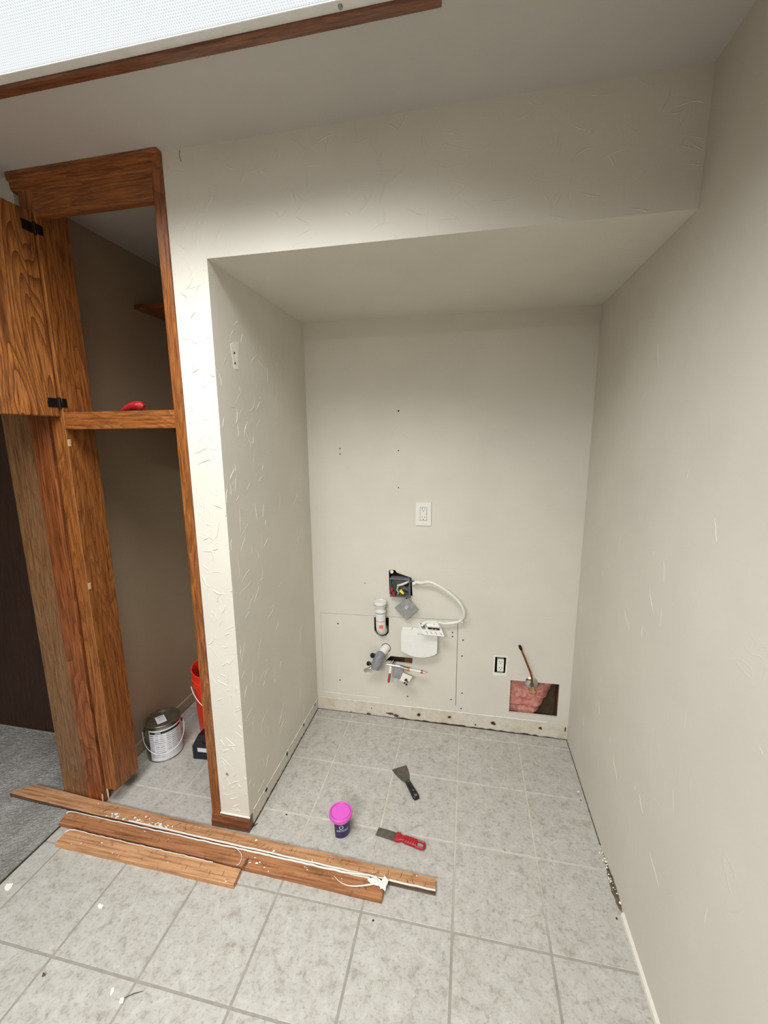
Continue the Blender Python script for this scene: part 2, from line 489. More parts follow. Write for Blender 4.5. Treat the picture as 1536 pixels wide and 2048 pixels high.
def blob(c, r, seed, amp=0.35, sub=2, sq=(1, 1, 1)):
    bm = bmesh.new(); bmesh.ops.create_icosphere(bm, subdivisions=sub, radius=1.0)
    for vv in bm.verts:
        k = 1 + amp * noise.noise(vv.co * 1.7 + Vector((seed, seed * 2.3, 0)))
        vv.co = Vector((vv.co.x * r * k * sq[0], vv.co.y * r * k * sq[1], vv.co.z * r * k * sq[2])) + Vector(c)
    return bm
def merge(*bms):
    a = bms[0]
    for b in bms[1:]:
        me = bpy.data.meshes.new('tmp'); b.to_mesh(me); b.free(); a.from_mesh(me); bpy.data.meshes.remove(me)
    return a
def ring_poly(c, r, n=10, jit=0.0, seed=0):
    q = random.Random(seed)
    return [(c[0] + r * (1 + q.uniform(-jit, jit)) * math.cos(2 * math.pi * i / n), c[1] + r * (1 + q.uniform(-jit, jit)) * math.sin(2 * math.pi * i / n)) for i in range(n)]

# ================================================================== THE SETTING
floor = struct('floor', box((RX0 - 0.1, RY0 - 0.1, -0.06), (W + 0.1, D + 0.13, -0.0013)), 'grout',
               'floor of pale grey stone look tiles with recessed grout lines', 'floor')
CARX = -0.782
gap = 0.0036
tile_cache = {}
def tile_span(i0, origin, lo, hi):
    a = max(origin + i0 * TT + gap, lo); b = min(origin + (i0 + 1) * TT - gap, hi)
    return (a, b) if b - a > 0.008 else None
for i in range(-6, 5):
    sx_ = tile_span(i, TX, CARX + 0.004, W - 0.002)
    if not sx_: continue
    for j in range(-12, 6):
        sy_ = tile_span(j, TY, RY0, D - 0.002)
        if not sy_: continue
        w_, d_ = sx_[1] - sx_[0], sy_[1] - sy_[0]
        key = (round(w_, 4), round(d_, 4))
        if key not in tile_cache:
            bm = box((-w_ / 2, -d_ / 2, -0.01), (w_ / 2, d_ / 2, 0), 0.0011, 1)
            me = bpy.data.meshes.new('tile'); bm.to_mesh(me); bm.free(); me.materials.append(M['tile']); tile_cache[key] = me
        o = bpy.data.objects.new('tile', tile_cache[key]); COL.objects.link(o); o.parent = floor
        o.location = ((sx_[0] + sx_[1]) / 2, (sy_[0] + sy_[1]) / 2, 0)

# carpet: closely gridded tufted surface
bm = bmesh.new(); q = random.Random(5)
NX, NY = 150, 190
x0, x1, y0, y1 = -1.95, CARX, -1.1, 0.303
vv = [[bm.verts.new((x0 + (x1 - x0) * i / NX, y0 + (y1 - y0) * j / NY, (0.004 + q.uniform(0, 0.005)) if 0 < i < NX and 0 < j < NY else -0.002)) for j in range(NY + 1)] for i in range(NX + 1)]
for i in range(NX):
    for j in range(NY): bm.faces.new((vv[i][j], vv[i + 1][j], vv[i + 1][j + 1], vv[i][j + 1]))
bm_box(bm, (RX0, RY0, -0.002), (x0, 0.303, 0.006)); bm_box(bm, (x0, RY0, -0.002), (x1, y0, 0.006))
car = tag(obj('carpet', bm, 'carpet'), 'short grey carpet pile beside the tiled floor', 'carpet', kind='stuff')

LAMPS = ((-0.52, 0.748, -0.98, -0.284), (-0.52, 0.748, -3.30, -2.63))      # outer edges of the lamp frame and of the added fill lamp
LW = 0.026                                            # frame width
cbm = bmesh.new()
FX0, FX1 = LAMPS[0][:2]
cy_ = [RY0 - 0.1, LAMPS[1][2] + LW, LAMPS[1][3] - LW, LAMPS[0][2] + LW, LAMPS[0][3] - LW, D + 0.13]
bm_box(cbm, (RX0 - 0.1, cy_[0], HC), (FX0 + LW, cy_[5], HC + 0.05)); bm_box(cbm, (FX1 - LW, cy_[0], HC), (W + 0.1, cy_[5], HC + 0.05))
for k in (0, 2, 4): bm_box(cbm, (FX0 + LW, cy_[k], HC), (FX1 - LW, cy_[k + 1], HC + 0.05))
obj('carpet_shadow_line', tube([(CARX + 0.002, -1.1 + 0.11 * k, 0.001 + 0.0012 * (k % 2)) for k in range(10)], 0.0034, 6), 'dirt_shadow', car)  # dark tube stands in for the shadow along the carpet boundary
ceiling = struct('ceiling', cbm, 'ceiling', 'plain off-white painted ceiling', 'ceiling')
wall_right = struct('wall_right', box((W, RY0 - 0.1, -0.06), (W + 0.1, D + 0.13, HC)), 'wall_smooth', 'long greige wall on the right of the niche', 'wall')
struct('wall_front', box((RX0 - 0.1, RY0 - 0.1, -0.06), (W, RY0, HC)), 'bounce_cut', 'unseen far wall of the room, made brown to cut bounced light', 'wall')
struct('wall_side', box((RX0 - 0.1, RY0, -0.06), (RX0, 0.43, HC)), 'bounce_cut', 'unseen wall across the carpeted area, made brown to cut bounced light', 'wall')
wall_left = struct('wall_left', box((-PW, 0, 0), (0, D, HC)), 'wall', 'textured greige partition between closet and niche', 'wall')
soffit = struct('wall_soffit', box((0, 0, H), (W, D, HC)), 'wall', 'textured greige soffit boxed in above the niche', 'wall')
struct('wall_closet', box((-0.895, 0.022, 0), (-0.770, D, HC)), 'closet_wall_shade', 'shaded closet side wall behind the paint can', 'wall')
struct('wall_header', box((RX0, 0.0, 2.10), (-0.895, 0.12, HC)), 'wall', 'wall above the dark door beside the cabinet', 'wall')
bmx = box((-0.895, 0.0, 2.10), (-0.705, 0.022, HC))
struct('wall_return', bmx, 'wall', 'narrow wall strip between cabinet crown and door header', 'wall')

obj('plaster_ridges', merge(ridges(120, (-PW, 0, 0.07), (1, 0, 0), (0, 0, 1), (0, -1, 0), PW, 2.05, 11, 0.015, 0.07, 0.0017, 0.0030),
                            ridges(26, (-PW, 0, 2.05), (1, 0, 0), (0, 0, 1), (0, -1, 0), PW, 0.38, 12, 0.02, 0.06, 0.0007, 0.002),
                            ridges(60, (0, 0, 0.09), (0, 1, 0), (0, 0, 1), (1, 0, 0), D, 2.0, 13, 0.02, 0.10, 0.0009, 0.0018, ang=1.0, spread=1.8),
                            ridges(60, (0, 0, 0.09), (0, 1, 0), (0, 0, 1), (1, 0, 0), D * 0.45, 1.9, 18, 0.015, 0.09, 0.0013, 0.0018, ang=1.0, spread=2.2)),
    'wall', wall_left)['kind'] = 'stuff'
obj('plaster_ridges', ridges(120, (0, 0, H), (1, 0, 0), (0, 0, 1), (0, -1, 0), W, HC - H, 14, 0.015, 0.08, 0.0008, 0.0022), 'wall', soffit)['kind'] = 'stuff'
obj('plaster_ridges', ridges(46, (W, -0.6, 0.1), (0, 1, 0), (0, 0, 1), (-1, 0, 0), 1.38, 1.8, 15, 0.015, 0.08, 0.0008, 0.0016, ang=1.3, spread=1.6), 'wall_smooth', wall_right)['kind'] = 'stuff'

# ---- niche back wall with its cut-outs
H_ins = [(1.077, 0.119), (1.319, 0.122), (1.319, 0.312), (1.077, 0.308)]
H_jb = [(0.432, 0.735), (0.428, 0.866), (0.436, 0.878), (0.462, 0.875), (0.472, 0.862), (0.550, 0.838), (0.556, 0.735)]
H_out = [(0.993, 0.343), (1.047, 0.345), (1.050, 0.434), (0.994, 0.433)]
PX0, PX1, PZ0, PZT0, PZT1 = 0.036, 0.798, 0.119, 0.600, 0.621
H_patch = [(PX0, PZ0), (PX1, PZ0), (PX1, PZT1), (PX0, PZT0)]
wall_back = struct('wall_back', sheet_with_holes([(-0.90, 0), (W, 0), (W, HC), (-0.90, HC)], [H_ins, H_jb, H_out, H_patch], D, 0.013), 'wall_smooth',
                   'smooth greige back wall of the niche with cut-outs', 'wall')
H_slot = [(0.345, 0.600), (0.345, 0.520), (0.360, 0.498), (0.385, 0.487), (0.410, 0.494), (0.426, 0.515), (0.427, 0.604)]
H_low = [(0.405, 0.343), (0.436, 0.378), (0.558, 0.379), (0.556, 0.340)]
g = 0.0012
patch = tag(obj('wall_patch', sheet_with_holes([(PX0 + 0.0005, PZ0 + 0.0002), (PX1 - 0.0022, PZ0 + 0.0002), (PX1 - 0.0022, PZT1 - 0.0022), (PX0 + 0.0005, PZT0 - 0.0016)], [H_slot, H_low], D + 0.0003, 0.013), 'wall_smooth', wall_back), 'cut out and refitted plasterboard rectangle')
# stud cavity behind the holes
cav = bmesh.new()
for a, b in (((-0.9, D + 0.10, -0.05), (W, D + 0.12, HC)),): bm_box(cav, a, b)
obj('cavity_back', cav, 'sheath', wall_back)
obj('stud', box((0.512, D + 0.0135, 0), (0.60, D + 0.10, 0.69)), 'dark_wood', wall_back)
obj('stud', box((1.322, D + 0.0135, 0), (1.36, D + 0.10, 2.4)), 'dark_wood', wall_back)
obj('stud', box((1.03, D + 0.0135, 0.45), (1.068, D + 0.10, 2.4)), 'dark_wood', wall_back)
obj('plaster_ridges', merge(ridges(60, (0.02, D, 0.65), (1, 0, 0), (0, 0, 1), (0, -1, 0), 1.34, 1.4, 16, 0.02, 0.11, 0.0005, 0.0018, spread=2.0)), 'wall_smooth', wall_back)['kind'] = 'stuff'
# strip left bare by the removed baseboard, its ragged paint line, screw anchors and the dark gap at the floor
obj('bare_strip', box((0.003, D - 0.0006, 0.004), (W - 0.002, D + 0.001, 0.083)), 'strip', wall_back)
def ragged(p0, p1, nrm, h, wv, seed, n=60, up=Vector((0, 0, 1))):
    r = random.Random(seed); bm = bmesh.new(); p0 = Vector(p0); p1 = Vector(p1); nrm = Vector(nrm); prev = None
    for i in range(n + 1):
        c = p0.lerp(p1, i / n) + up * r.uniform(-0.0012, 0.0012)
        hh = h * r.uniform(0.4, 1.2)
        ring = [bm.verts.new(c - up * wv), bm.verts.new(c + nrm * hh), bm.verts.new(c + up * wv)]
        if prev:
            bm.faces.new((prev[0], prev[1], ring[1], ring[0])); bm.faces.new((prev[1], prev[2], ring[2], ring[1]))
        prev = ring
    bmesh.ops.recalc_face_normals(bm, faces=bm.faces); return bm
obj('paint_edge', ragged((0.01, D, 0.077), (1.27, D, 0.087), (0, -1, 0), 0.0024, 0.0022, 3), 'plaster', wall_back)
obj('paint_edge', ragged((0.04, D, 0.112), (0.36, D, 0.112), (0, -1, 0), 0.0014, 0.0016, 4), 'plaster', wall_back)
obj('paint_edge', ragged((0, 0.03, 0.066), (0, D, 0.066), (1, 0, 0), 0.0022, 0.0020, 5), 'plaster', wall_left)
def dirt_line(p0, p1, nrm, h, seed, n=70, ramp=lambda s: 1):
    r = random.Random(seed); bm = bmesh.new(); p0 = Vector(p0); p1 = Vector(p1); nrm = Vector(nrm); prev = None
    for i in range(n + 1):
        s = i / n; c = p0.lerp(p1, s); hh = max(0.0006, h * ramp(s) * r.uniform(0.35, 1.25))
        ring = [bm.verts.new(c + nrm * 0.0032 + Vector((0, 0, 0.0002))), bm.verts.new(c + nrm * 0.0009 + Vector((0, 0, hh)))]
        if prev: bm.faces.new((prev[0], ring[0], ring[1], prev[1]))
        prev = ring
    return bm
obj('dirty_gap', dirt_line((0.0, D - 0.001, 0), (W, D - 0.001, 0), (0, -1, 0), 0.008, 6, ramp=lambda s: 0.25 if s < 0.33 else (1.0 if s < 0.9 else 0.5)), 'dirt_shadow', wall_back)
obj('dirty_gap', dirt_line((0.0, 0.0, 0), (0.0, D, 0), (1, 0, 0), 0.008, 7, ramp=lambda s: 1 - 0.5 * s), 'dirt_shadow', wall_left)
obj('dirty_gap', dirt_line((W, 0.2, 0), (W, D, 0), (-1, 0, 0), 0.005, 8, ramp=lambda s: 0.6), 'dirt_shadow', wall_right)
def disc_on(c, r, nrm, off, n=9, jit=0.2, seed=0, mat='hole', parent=None, name='screw_hole', sx=1.0, sz=1.0):
    nrm = Vector(nrm); x, y = frame_of(nrm); q = random.Random(seed)
    bm = bmesh.new(); c = Vector(c) + nrm * off
    ring = []
    for i in range(n):
        a = 2 * math.pi * i / n; k = r * (1 + q.uniform(-jit, jit))
        ring.append(bm.verts.new(c + x * math.cos(a) * k * sx + y * math.sin(a) * k * sz))
    cc_ = bm.verts.new(c - nrm * (off * 0.6))
    for i in range(n): bm.faces.new((ring[i], ring[(i + 1) % n], cc_))
    bmesh.ops.recalc_face_normals(bm, faces=bm.faces)
    return obj(name, bm, mat, parent)
holes = [(797, 822, 1.3), (680, 897, 1), (680, 908, 1), (797, 901, 1), (797, 975, 1), (676, 1247, 1.2), (680, 1360, 1.2), (905, 1265, 1.3), (905, 1273, 1.2),
         (926, 1280, 1.3), (924, 1312, 1.2), (924, 1386, 1.2), (902, 1399, 1.2), (922, 1417, 1.2), (815, 1393, 1.2), (743, 1416, 1), (702, 1424, 1.3)]
for k, (u, v, s) in enumerate(holes):
    disc_on(Bk(u, v), 0.0032 * s, (0, -1, 0), 0.0011, seed=k, parent=wall_back)
disc_on(Bk(730, 1166), 0.006, (0, -1, 0), 0.0011, seed=31, parent=wall_back, name='scuff', sx=1.0, sz=0.3, mat='dirt_shadow')
for k, (u, v, s) in enumerate([(838, 1429, 1.1), (899, 1434, 1.0), (986, 1446, 1.25), (1080, 1456, 1.0), (951, 1449, 0.5)]):
    o = disc_on(Bk(u, v - 1), 0.0125 * s, (0, -1, 0), 0.0016, n=14, jit=0.3, seed=40 + k, mat='strip', parent=wall_back, name='torn_plaster')
    disc_on(Bk(u, v), 0.008 * s, (0, -1, 0), 0.0024, n=11, jit=0.35, seed=60 + k, mat='rust', parent=wall_back, name='anchor_hole', sx=1.2)
    disc_on(Bk(u, v - 1), 0.0048 * s, (0, -1, 0), 0.0034, n=9, jit=0.3, seed=80 + k, mat='hole', parent=wall_back, name='anchor_hole')
for k, (u, v, sx_, sz_) in enumerate([(781, 1427, 0.022, 0.007), (793, 1431, 0.016, 0.008), (738, 1427, 0.012, 0.005), (1130, 1458, 0.003, 0.016)]):
    disc_on(Bk(u, v), 1.0, (0, -1, 0), 0.0024, n=16, jit=0.35, seed=90 + k, mat='rust' if k < 3 else 'hole', parent=wall_back, name='stain', sx=sx_, sz=sz_)
for k, (y_, z_, s) in enumerate([(0.14, 0.056, 1.1), (0.355, 0.052, 1.0), (0.565, 0.052, 0.8), (0.735, 0.055, 0.8)]):
    disc_on((0, y_, z_), 0.010 * s, (1, 0, 0), 0.0014, n=12, jit=0.35, seed=110 + k, mat='rust', parent=wall_left, name='anchor_hole', sx=0.8, sz=1.2)
    disc_on((0, y_ - 0.002, z_ + 0.003), 0.005 * s, (1, 0, 0), 0.0024, n=10, jit=0.3, seed=120 + k, mat='hole', parent=wall_left, name='anchor_hole')
# bare rectangle with two screw holes high on the partition
pp = [(0, 0.100, 1.893), (0, 0.128, 1.905), (0, 0.160, 1.912), (0, 0.150, 1.880), (0, 0.142, 1.815), (0, 0.116, 1.812)]
tag(obj('bare_patch', prism(pp, (0.0012, 0, 0)), 'plaster', wall_left), 'bare plaster rectangle with two screw holes')
disc_on((0.0012, 0.122, 1.868), 0.0045, (1, 0, 0), 0.0008, seed=131, parent=wall_left)
disc_on((0.0012, 0.122, 1.833), 0.0045, (1, 0, 0), 0.0008, seed=132, parent=wall_left)
disc_on((-0.085, 0, 0.246), 0.006, (0, -1, 0), 0.0012, seed=133, parent=wall_left, mat='print_grey')
# cracks at the ceiling line
obj('crack', tube([(0.037 - 0.1, -0.0004, 2.436), (-0.066, -0.0006, 2.425), (-0.062, -0.0005, 2.405)], 0.0007, 5), 'hole', wall_left)
# oak base on the end of the partition, with its bead of white caulk
post = struct('trim_1', prism([(-0.166, 0.02, 0.0), (-0.166, -0.014, 0.0), (-0.166, -0.014, 0.028), (-0.166, -0.011, 0.034), (-0.166, -0.009, 0.050), (-0.166, 0.0, 0.060), (-0.166, 0.02, 0.060)], (0.168, 0, 0)), 'oak_red',
              'short stained oak base block on the partition end', 'trim')
obj('caulk_bead', tube([(-0.127, -0.004, 0.062), (-0.06, -0.0045, 0.063), (0.004, -0.004, 0.062)], [0.0035, 0.0042, 0.0035], 8), 'caulk', post, True)
# white strip at the foot of the right wall
cb = prism([(W, -2.9, 0), (W - 0.010, -2.9, 0), (W - 0.008, -2.9, 0.010), (W - 0.002, -2.9, 0.016), (W, -2.9, 0.016)], (0, 2.855, 0))
struct('trim_2', cb, 'caulk', 'white caulked strip at the foot of the right wall', 'trim')
# broken plaster at the foot of the right wall
r = random.Random(3); bm = bmesh.new(); prev = None
for i in range(19):
    s = i / 18; y_ = -0.03 + 0.20 * s
    wv = 0.0015 + 0.014 * math.sin(math.pi * min(1, s * 1.0 + 0.12)) ** 0.8 * (1 - 0.55 * s) * r.uniform(0.75, 1.2)
    hv = 0.003 + 0.022 * math.sin(math.pi * min(1, s + 0.1)) * (1 - 0.4 * s) * r.uniform(0.7, 1.2)
    ring = [bm.verts.new((W - wv, y_, 0.0008)), bm.verts.new((W - wv * 0.35, y_, 0.0014)), bm.verts.new((W - 0.0012, y_, hv))]
    if prev:
        for k in range(2): bm.faces.new((prev[k], prev[k + 1], ring[k + 1], ring[k]))
    prev = ring
bmesh.ops.recalc_face_normals(bm, faces=bm.faces)
tag(obj('broken_plaster', bm, 'crumble', wall_right), 'dark crumbled hollow at the floor')
cr = bmesh.new()
for i in range(34):
    y_ = r.uniform(-0.02, 0.2); cr = merge(cr, blob((W - r.uniform(0.001, 0.014), y_, r.uniform(0.002, 0.02) * (1 - y_ * 2.5)), r.uniform(0.0015, 0.0042), i, 0.5, 1))
ob = obj('plaster_crumbs', cr, 'plaster', wall_right); ob['kind'] = 'stuff'

# ---- hallway side: dark door, casing
door = struct('door_1', box((-1.80, 0.305, 0.008), (-0.897, 0.345, 2.098), 0.002), 'dark_door', 'very dark brown flush door standing over the carpet', 'door')
struct('wall_hall', merge(box((RX0, 0.305, 0), (-1.80, 0.43, 2.1)), box((RX0, 0.12, 2.10), (-0.895, 0.43, HC))), 'wall', 'wall recessed beside the dark door', 'wall')
struct('trim_3', box((-0.910, -0.004, 0.0), (-0.778, 0.020, 2.14), 0.004, 2), 'oak_sheen', 'flat oak door casing beside the cabinet, grey sheen in its colour', 'trim')
bmx = box((-0.776, -0.010, 0.0), (-0.693, 0.020, 2.10), 0.003, 2)
tr4 = struct('trim_4', bmx, 'oak_redz', 'reddish oak casing strip against the cabinet stile', 'trim')

# ================================================================== CEILING LIGHT
def ceiling_light(lab_, ext_, watts_, spread_):
    FX0, FX1, FY0, FY1 = ext_
    lamp = thing('ceiling_light', lab_, 'ceiling light', ((FX0 + FX1) / 2, (FY0 + FY1) / 2, HC))
    ZF, ZW, ZD = HC - 0.020, HC - 0.013, HC - 0.009          # frame bottom, bottom of the white rim, panel
    for a, b, mt in (((FX0, FY1 - LW, ZF), (FX1, FY1, HC), 'frame_oak_x'), ((FX0, FY0, ZF), (FX1, FY0 + LW, HC), 'frame_oak_x'),
                     ((FX1 - LW, FY0 + LW, ZF), (FX1, FY1 - LW, HC), 'frame_oak_y'), ((FX0, FY0 + LW, ZF), (FX0 + LW, FY1 - LW, HC), 'frame_oak_y')):
        obj('frame_side', box(a, b, 0.002, 2), mt, lamp)
    a0, a1, b0, b1 = FX0 + LW, FX1 - LW, FY0 + LW, FY1 - LW
    rt_ = 0.024
    for a, b in (((a0, b1 - rt_, ZW), (a1, b1, ZD + 0.01)), ((a0, b0, ZW), (a1, b0 + rt_, ZD + 0.01)), ((a1 - rt_, b0 + rt_, ZW), (a1, b1 - rt_, ZD + 0.01)), ((a0, b0 + rt_, ZW), (a0 + rt_, b1 - rt_, ZD + 0.01))):
        obj('inner_rim', box(a, b, 0.001, 1), 'white_metal', lamp)
    obj('diffuser', box((a0 + rt_, b0 + rt_, ZD), (a1 - rt_, b1 - rt_, ZD + 0.003)), 'diffuser', lamp)
    ld_ = bpy.data.lights.new('tube_light', 'AREA'); ld_.shape = 'RECTANGLE'
    ld_.size = a1 - a0 - 2 * rt_; ld_.size_y = b1 - b0 - 2 * rt_; ld_.energy = watts_; ld_.spread = math.radians(spread_); ld_.color = (0.965, 0.99, 1.0)
    lo_ = bpy.data.objects.new('tube_light', ld_); COL.objects.link(lo_); lo_.parent = lamp
    lo_.location = (0, 0, ZD - 0.0015 - HC)
    sc = G(682, 16, ZW)
    obj('screw', lathe([(0, 0.004), (0.004, 0.004), (0.005, 0.001), (0.005, 0.0)], (sc.x, b1 - rt_ * 0.5, ZW), 14, axis=(0, 0, -1)), 'steel', lamp, True)
ceiling_light('recessed fluorescent ceiling light with oak frame, close to the niche', LAMPS[0], TUBES, SPREAD)
ceiling_light('added fill light, unseen at the other end of the room', LAMPS[1], FILL_WATTS, FILL_SPREAD)  # added unseen to lift the light in the niche

# ================================================================== OAK CABINET
cab = thing('oak_cabinet', 'tall built-in oak cabinet with upper door swung open and bare lower opening', 'cabinet', (-0.40, 0.01, 0))
YF, YB = -0.006, 0.016
obj('stile', box((-0.1655, YF, 0.045), (-0.1285, YB, 2.40), 0.0015), 'oak_z', cab)
obj('stile', box((-0.681, YF, 0.075), (-0.622, YB, 2.40), 0.0025, 2), 'oak_z', cab)
obj('top_rail', box((-0.622, YF + 0.0005, 2.305), (-0.1655, YB, 2.40)), 'oak_x', cab)
obj('mid_rail', box((-0.622, YF + 0.0005, 1.606), (-0.1655, YB, 1.667), 0.0012), 'oak_x', cab)
obj('crown', prism([(-0.70, YB, 2.438), (-0.70, -0.024, 2.438), (-0.70, -0.022, 2.416), (-0.70, -0.014, 2.412), (-0.70, -0.012, 2.394), (-0.70, YF, 2.388), (-0.70, YB, 2.388)], (0.572, 0, 0)), 'oak_x', cab)
sp = obj('side_panel', box((-0.640, YB, 0.075), (-0.622, 0.118, 1.606)), 'oak_z', cab)
obj('side_panel', box((-0.640, YB, 1.667), (-0.622, 0.118, 2.36)), 'oak_z', cab)
obj('compartment_floor', box((-0.768, YB + 0.001, 1.645), (-PW - 0.001, D - 0.002, 1.662)), 'oak_x', cab)
obj('cleat', box((-0.768, D - 0.022, 1.605), (-PW - 0.001, D - 0.002, 1.645)), 'oak_x', cab)
obj('upper_shelf', box((-0.768, 0.565, 2.183), (-PW - 0.001, D - 0.002, 2.203)), 'oak_x', cab)
for z in (1.556, 1.000):
    tag(obj('chipped_mortise', box((-0.6235, -0.004, z - 0.012), (-0.6205, 0.008, z + 0.014), 0.0012), 'oak_raw', cab), 'pale chipped mortise left by a hinge')
obj('edge_wear', box((-0.6228, -0.0066, 0.10), (-0.6217, -0.0055, 1.604)), 'oak_worn', cab)
obj('splinter', tube([(-0.70, -0.004, 0.06), (-0.695, -0.012, 0.03), (-0.69, -0.016, 0.006)], [0.004, 0.003, 0.0008], 6), 'oak_raw', cab)
obj('splinter', tube([(-0.675, -0.002, 0.074), (-0.668, -0.008, 0.045), (-0.662, -0.012, 0.02)], [0.004, 0.003, 0.0008], 6), 'oak_raw', cab)
# upper door, swung open towards the room
ang = math.radians(96)
hp = Vector((-0.630, -0.010, 0)); dd = Vector((math.cos(ang), -math.sin(ang), 0)); dn = Vector((dd.y, -dd.x, 0))   # dn: away from the opening
dn = Vector((-math.sin(ang), -math.cos(ang), 0))
DW = 0.475
dz0, dz1 = 1.652, 2.322
c = hp + dd * (DW / 2) + dn * 0.010
ud = obj('upper_door', obox((c.x, c.y, (dz0 + dz1) / 2), dd, dn, Vector((0, 0, 1)), (DW, 0.019, dz1 - dz0), 0.004, 2), 'oak_door', cab)
tag(ud, 'open flat oak door with wavy cathedral grain')
for z in (1.70, 2.27):
    c = hp + dd * 0.022 - dn * 0.0008
    bmx = obox((c.x, c.y, z), dd, dn, Vector((0, 0, 1)), (0.034, 0.003, 0.032), 0.001)
    bmx = merge(bmx, tube([(hp.x + 0.004, hp.y, z - 0.02), (hp.x + 0.004, hp.y, z + 0.02)], 0.0042, 10),
                box((-0.6255, -0.006, z - 0.016), (-0.6205, 0.014, z + 0.016), 0.001))
    for k in (-1, 1):
        c2 = hp + dd * 0.026 - dn * 0.0026
        bmx = merge(bmx, lathe([(0, 0.0012), (0.003, 0.0008), (0.0036, -0.001)], (c2.x, c2.y, z + k * 0.009), 10, axis=tuple(-dn)))
    obj('hinge', bmx, 'hinge', ud, True)

# ================================================================== THINGS ON THE NICHE WALL
def receptacle(root, cx, cz, yf, mat, gfci):
    """decorator duplex receptacle face, front at yf"""
    f = obj('receptacle', box((cx - 0.0165, yf, cz - 0.0335), (cx + 0.0165, D + 0.02, cz + 0.0335), 0.0012), mat, root)
    for s in (1, -1):
        zc = cz + s * (0.0215 if gfci else 0.017)
        for dx in (-0.0062, 0.0062):
            obj('slot', box((cx + dx - 0.0012, yf - 0.0005, zc + 0.001), (cx + dx + 0.0012, yf + 0.001, zc + 0.009)), 'print_grey' if gfci else 'hole', f)
        obj('slot', lathe([(0, -0.0006), (0.0024, -0.0006), (0.0024, 0.001)], (cx, yf, zc - 0.0055), 10, axis=(0, 1, 0)), 'hole', f)
    return f
oc = (Bk(832.9, 1003.4) + Bk(861.2, 1051.6)) / 2
o1 = thing('wall_outlet', 'white outlet with a full cover plate high on the niche wall', 'outlet', (oc.x, D, oc.z), None)
pw, ph = 0.0775, 0.120
pl = [(oc.x - pw / 2, oc.z - ph / 2), (oc.x + pw / 2, oc.z - ph / 2), (oc.x + pw / 2, oc.z + ph / 2), (oc.x - pw / 2, oc.z + ph / 2)]
hl = [(oc.x - 0.018, oc.z - 0.035), (oc.x + 0.018, oc.z - 0.035), (oc.x + 0.018, oc.z + 0.035), (oc.x - 0.018, oc.z + 0.035)]
bmx = sheet_with_holes(pl, [hl], D - 0.0065, 0.006)
obj('cover_plate', bmx, 'ivory', o1)
receptacle(o1, oc.x, oc.z, D - 0.0072, 'white_plastic', True)
for dx in (-0.0075, 0.0065):
    obj('button', box((oc.x + dx - 0.006, D - 0.0084, oc.z - 0.0035), (oc.x + dx + 0.006, D - 0.006, oc.z + 0.0045), 0.0006), 'ivory', o1)
for s in (1, -1):
    obj('plate_screw', lathe([(0, -0.001), (0.0028, -0.0006), (0.003, 0.0)], (oc.x, D - 0.0065, oc.z + s * 0.0485), 12, axis=(0, 1, 0)), 'ivory', o1)
# lower outlet without a cover
lc = Vector((1.0215, D, 0.389))
o2 = thing('wall_outlet', 'white receptacle without cover plate sitting in an open black box', 'outlet', (lc.x, D, lc.z))
bx = bmesh.new()
for a, b in (((0.9935, D + 0.001, 0.345), (0.9955, D + 0.05, 0.433)), ((1.0465, D + 0.001, 0.345), (1.0485, D + 0.05, 0.433)), ((0.9935, D + 0.001, 0.345), (1.0485, D + 0.05, 0.347)),
             ((0.9935, D + 0.001, 0.431), (1.0485, D + 0.05, 0.433)), ((0.9935, D + 0.048, 0.345), (1.0485, D + 0.05, 0.433))): bm_box(bx, a, b)
obj('box', bx, 'black', o2)
receptacle(o2, lc.x + 0.0005, lc.z - 0.0005, D - 0.006, 'white_plastic', False)
for s in (1, -1): obj('mounting_strap', box((lc.x - 0.016, D - 0.0015, lc.z + s * 0.0405 - 0.0045), (lc.x + 0.016, D + 0.001, lc.z + s * 0.0405 + 0.0045), 0.001), 'steel', o2)
bmx = sheet_with_holes([(0.986, 0.326), (1.055, 0.330), (1.058, 0.443), (0.988, 0.440)], [H_out], D - 0.0005, 0.0008)
tag(obj('bare_border', bmx, 'plaster', wall_back), 'unpainted rectangle around the lower outlet')

# pink insulation in the square cut-out
bm = bmesh.new(); NU, NV = 46, 34; grid = []
for i in range(NU + 1):
    row = []
    for j in range(NV + 1):
        s, t_ = i / NU, j / NV
        xr = 1.262 + 0.052 * t_ ** 1.1 - 0.03 * (1 - t_) ** 2
        x = 1.060 + (xr - 1.060) * s; z = 0.112 + 0.186 * t_
        e = min(1, (1 - s) * 5) ** 0.5 * min(1, (1 - t_) * 6 + 0.1) ** 0.5
        nz_ = noise.noise(Vector((x * 18 + z * 14, z * 34, 1.3))) * 0.016 + noise.noise(Vector((x * 40 + z * 30, z * 70, 4))) * 0.005
        y = D + 0.078 - 0.046 * e - nz_
        row.append(bm.verts.new((x, max(y, D + 0.014), z)))
    grid.append(row)
for i in range(NU):
    for j in range(NV): bm.faces.new((grid[i][j], grid[i + 1][j], grid[i + 1][j + 1], grid[i][j + 1]))
bmx = bmesh.ops.extrude_face_region(bm, geom=bm.faces[:])
for v in [v for v in bmx['geom'] if isinstance(v, bmesh.types.BMVert)]: v.co.y = D + 0.095
bmesh.ops.recalc_face_normals(bm, faces=bm.faces)
ins = obj('insulation_batt', bm, 'insul', None, True)
tag(ins, 'crumpled pink fibre insulation showing through the square cut-out', 'insulation')

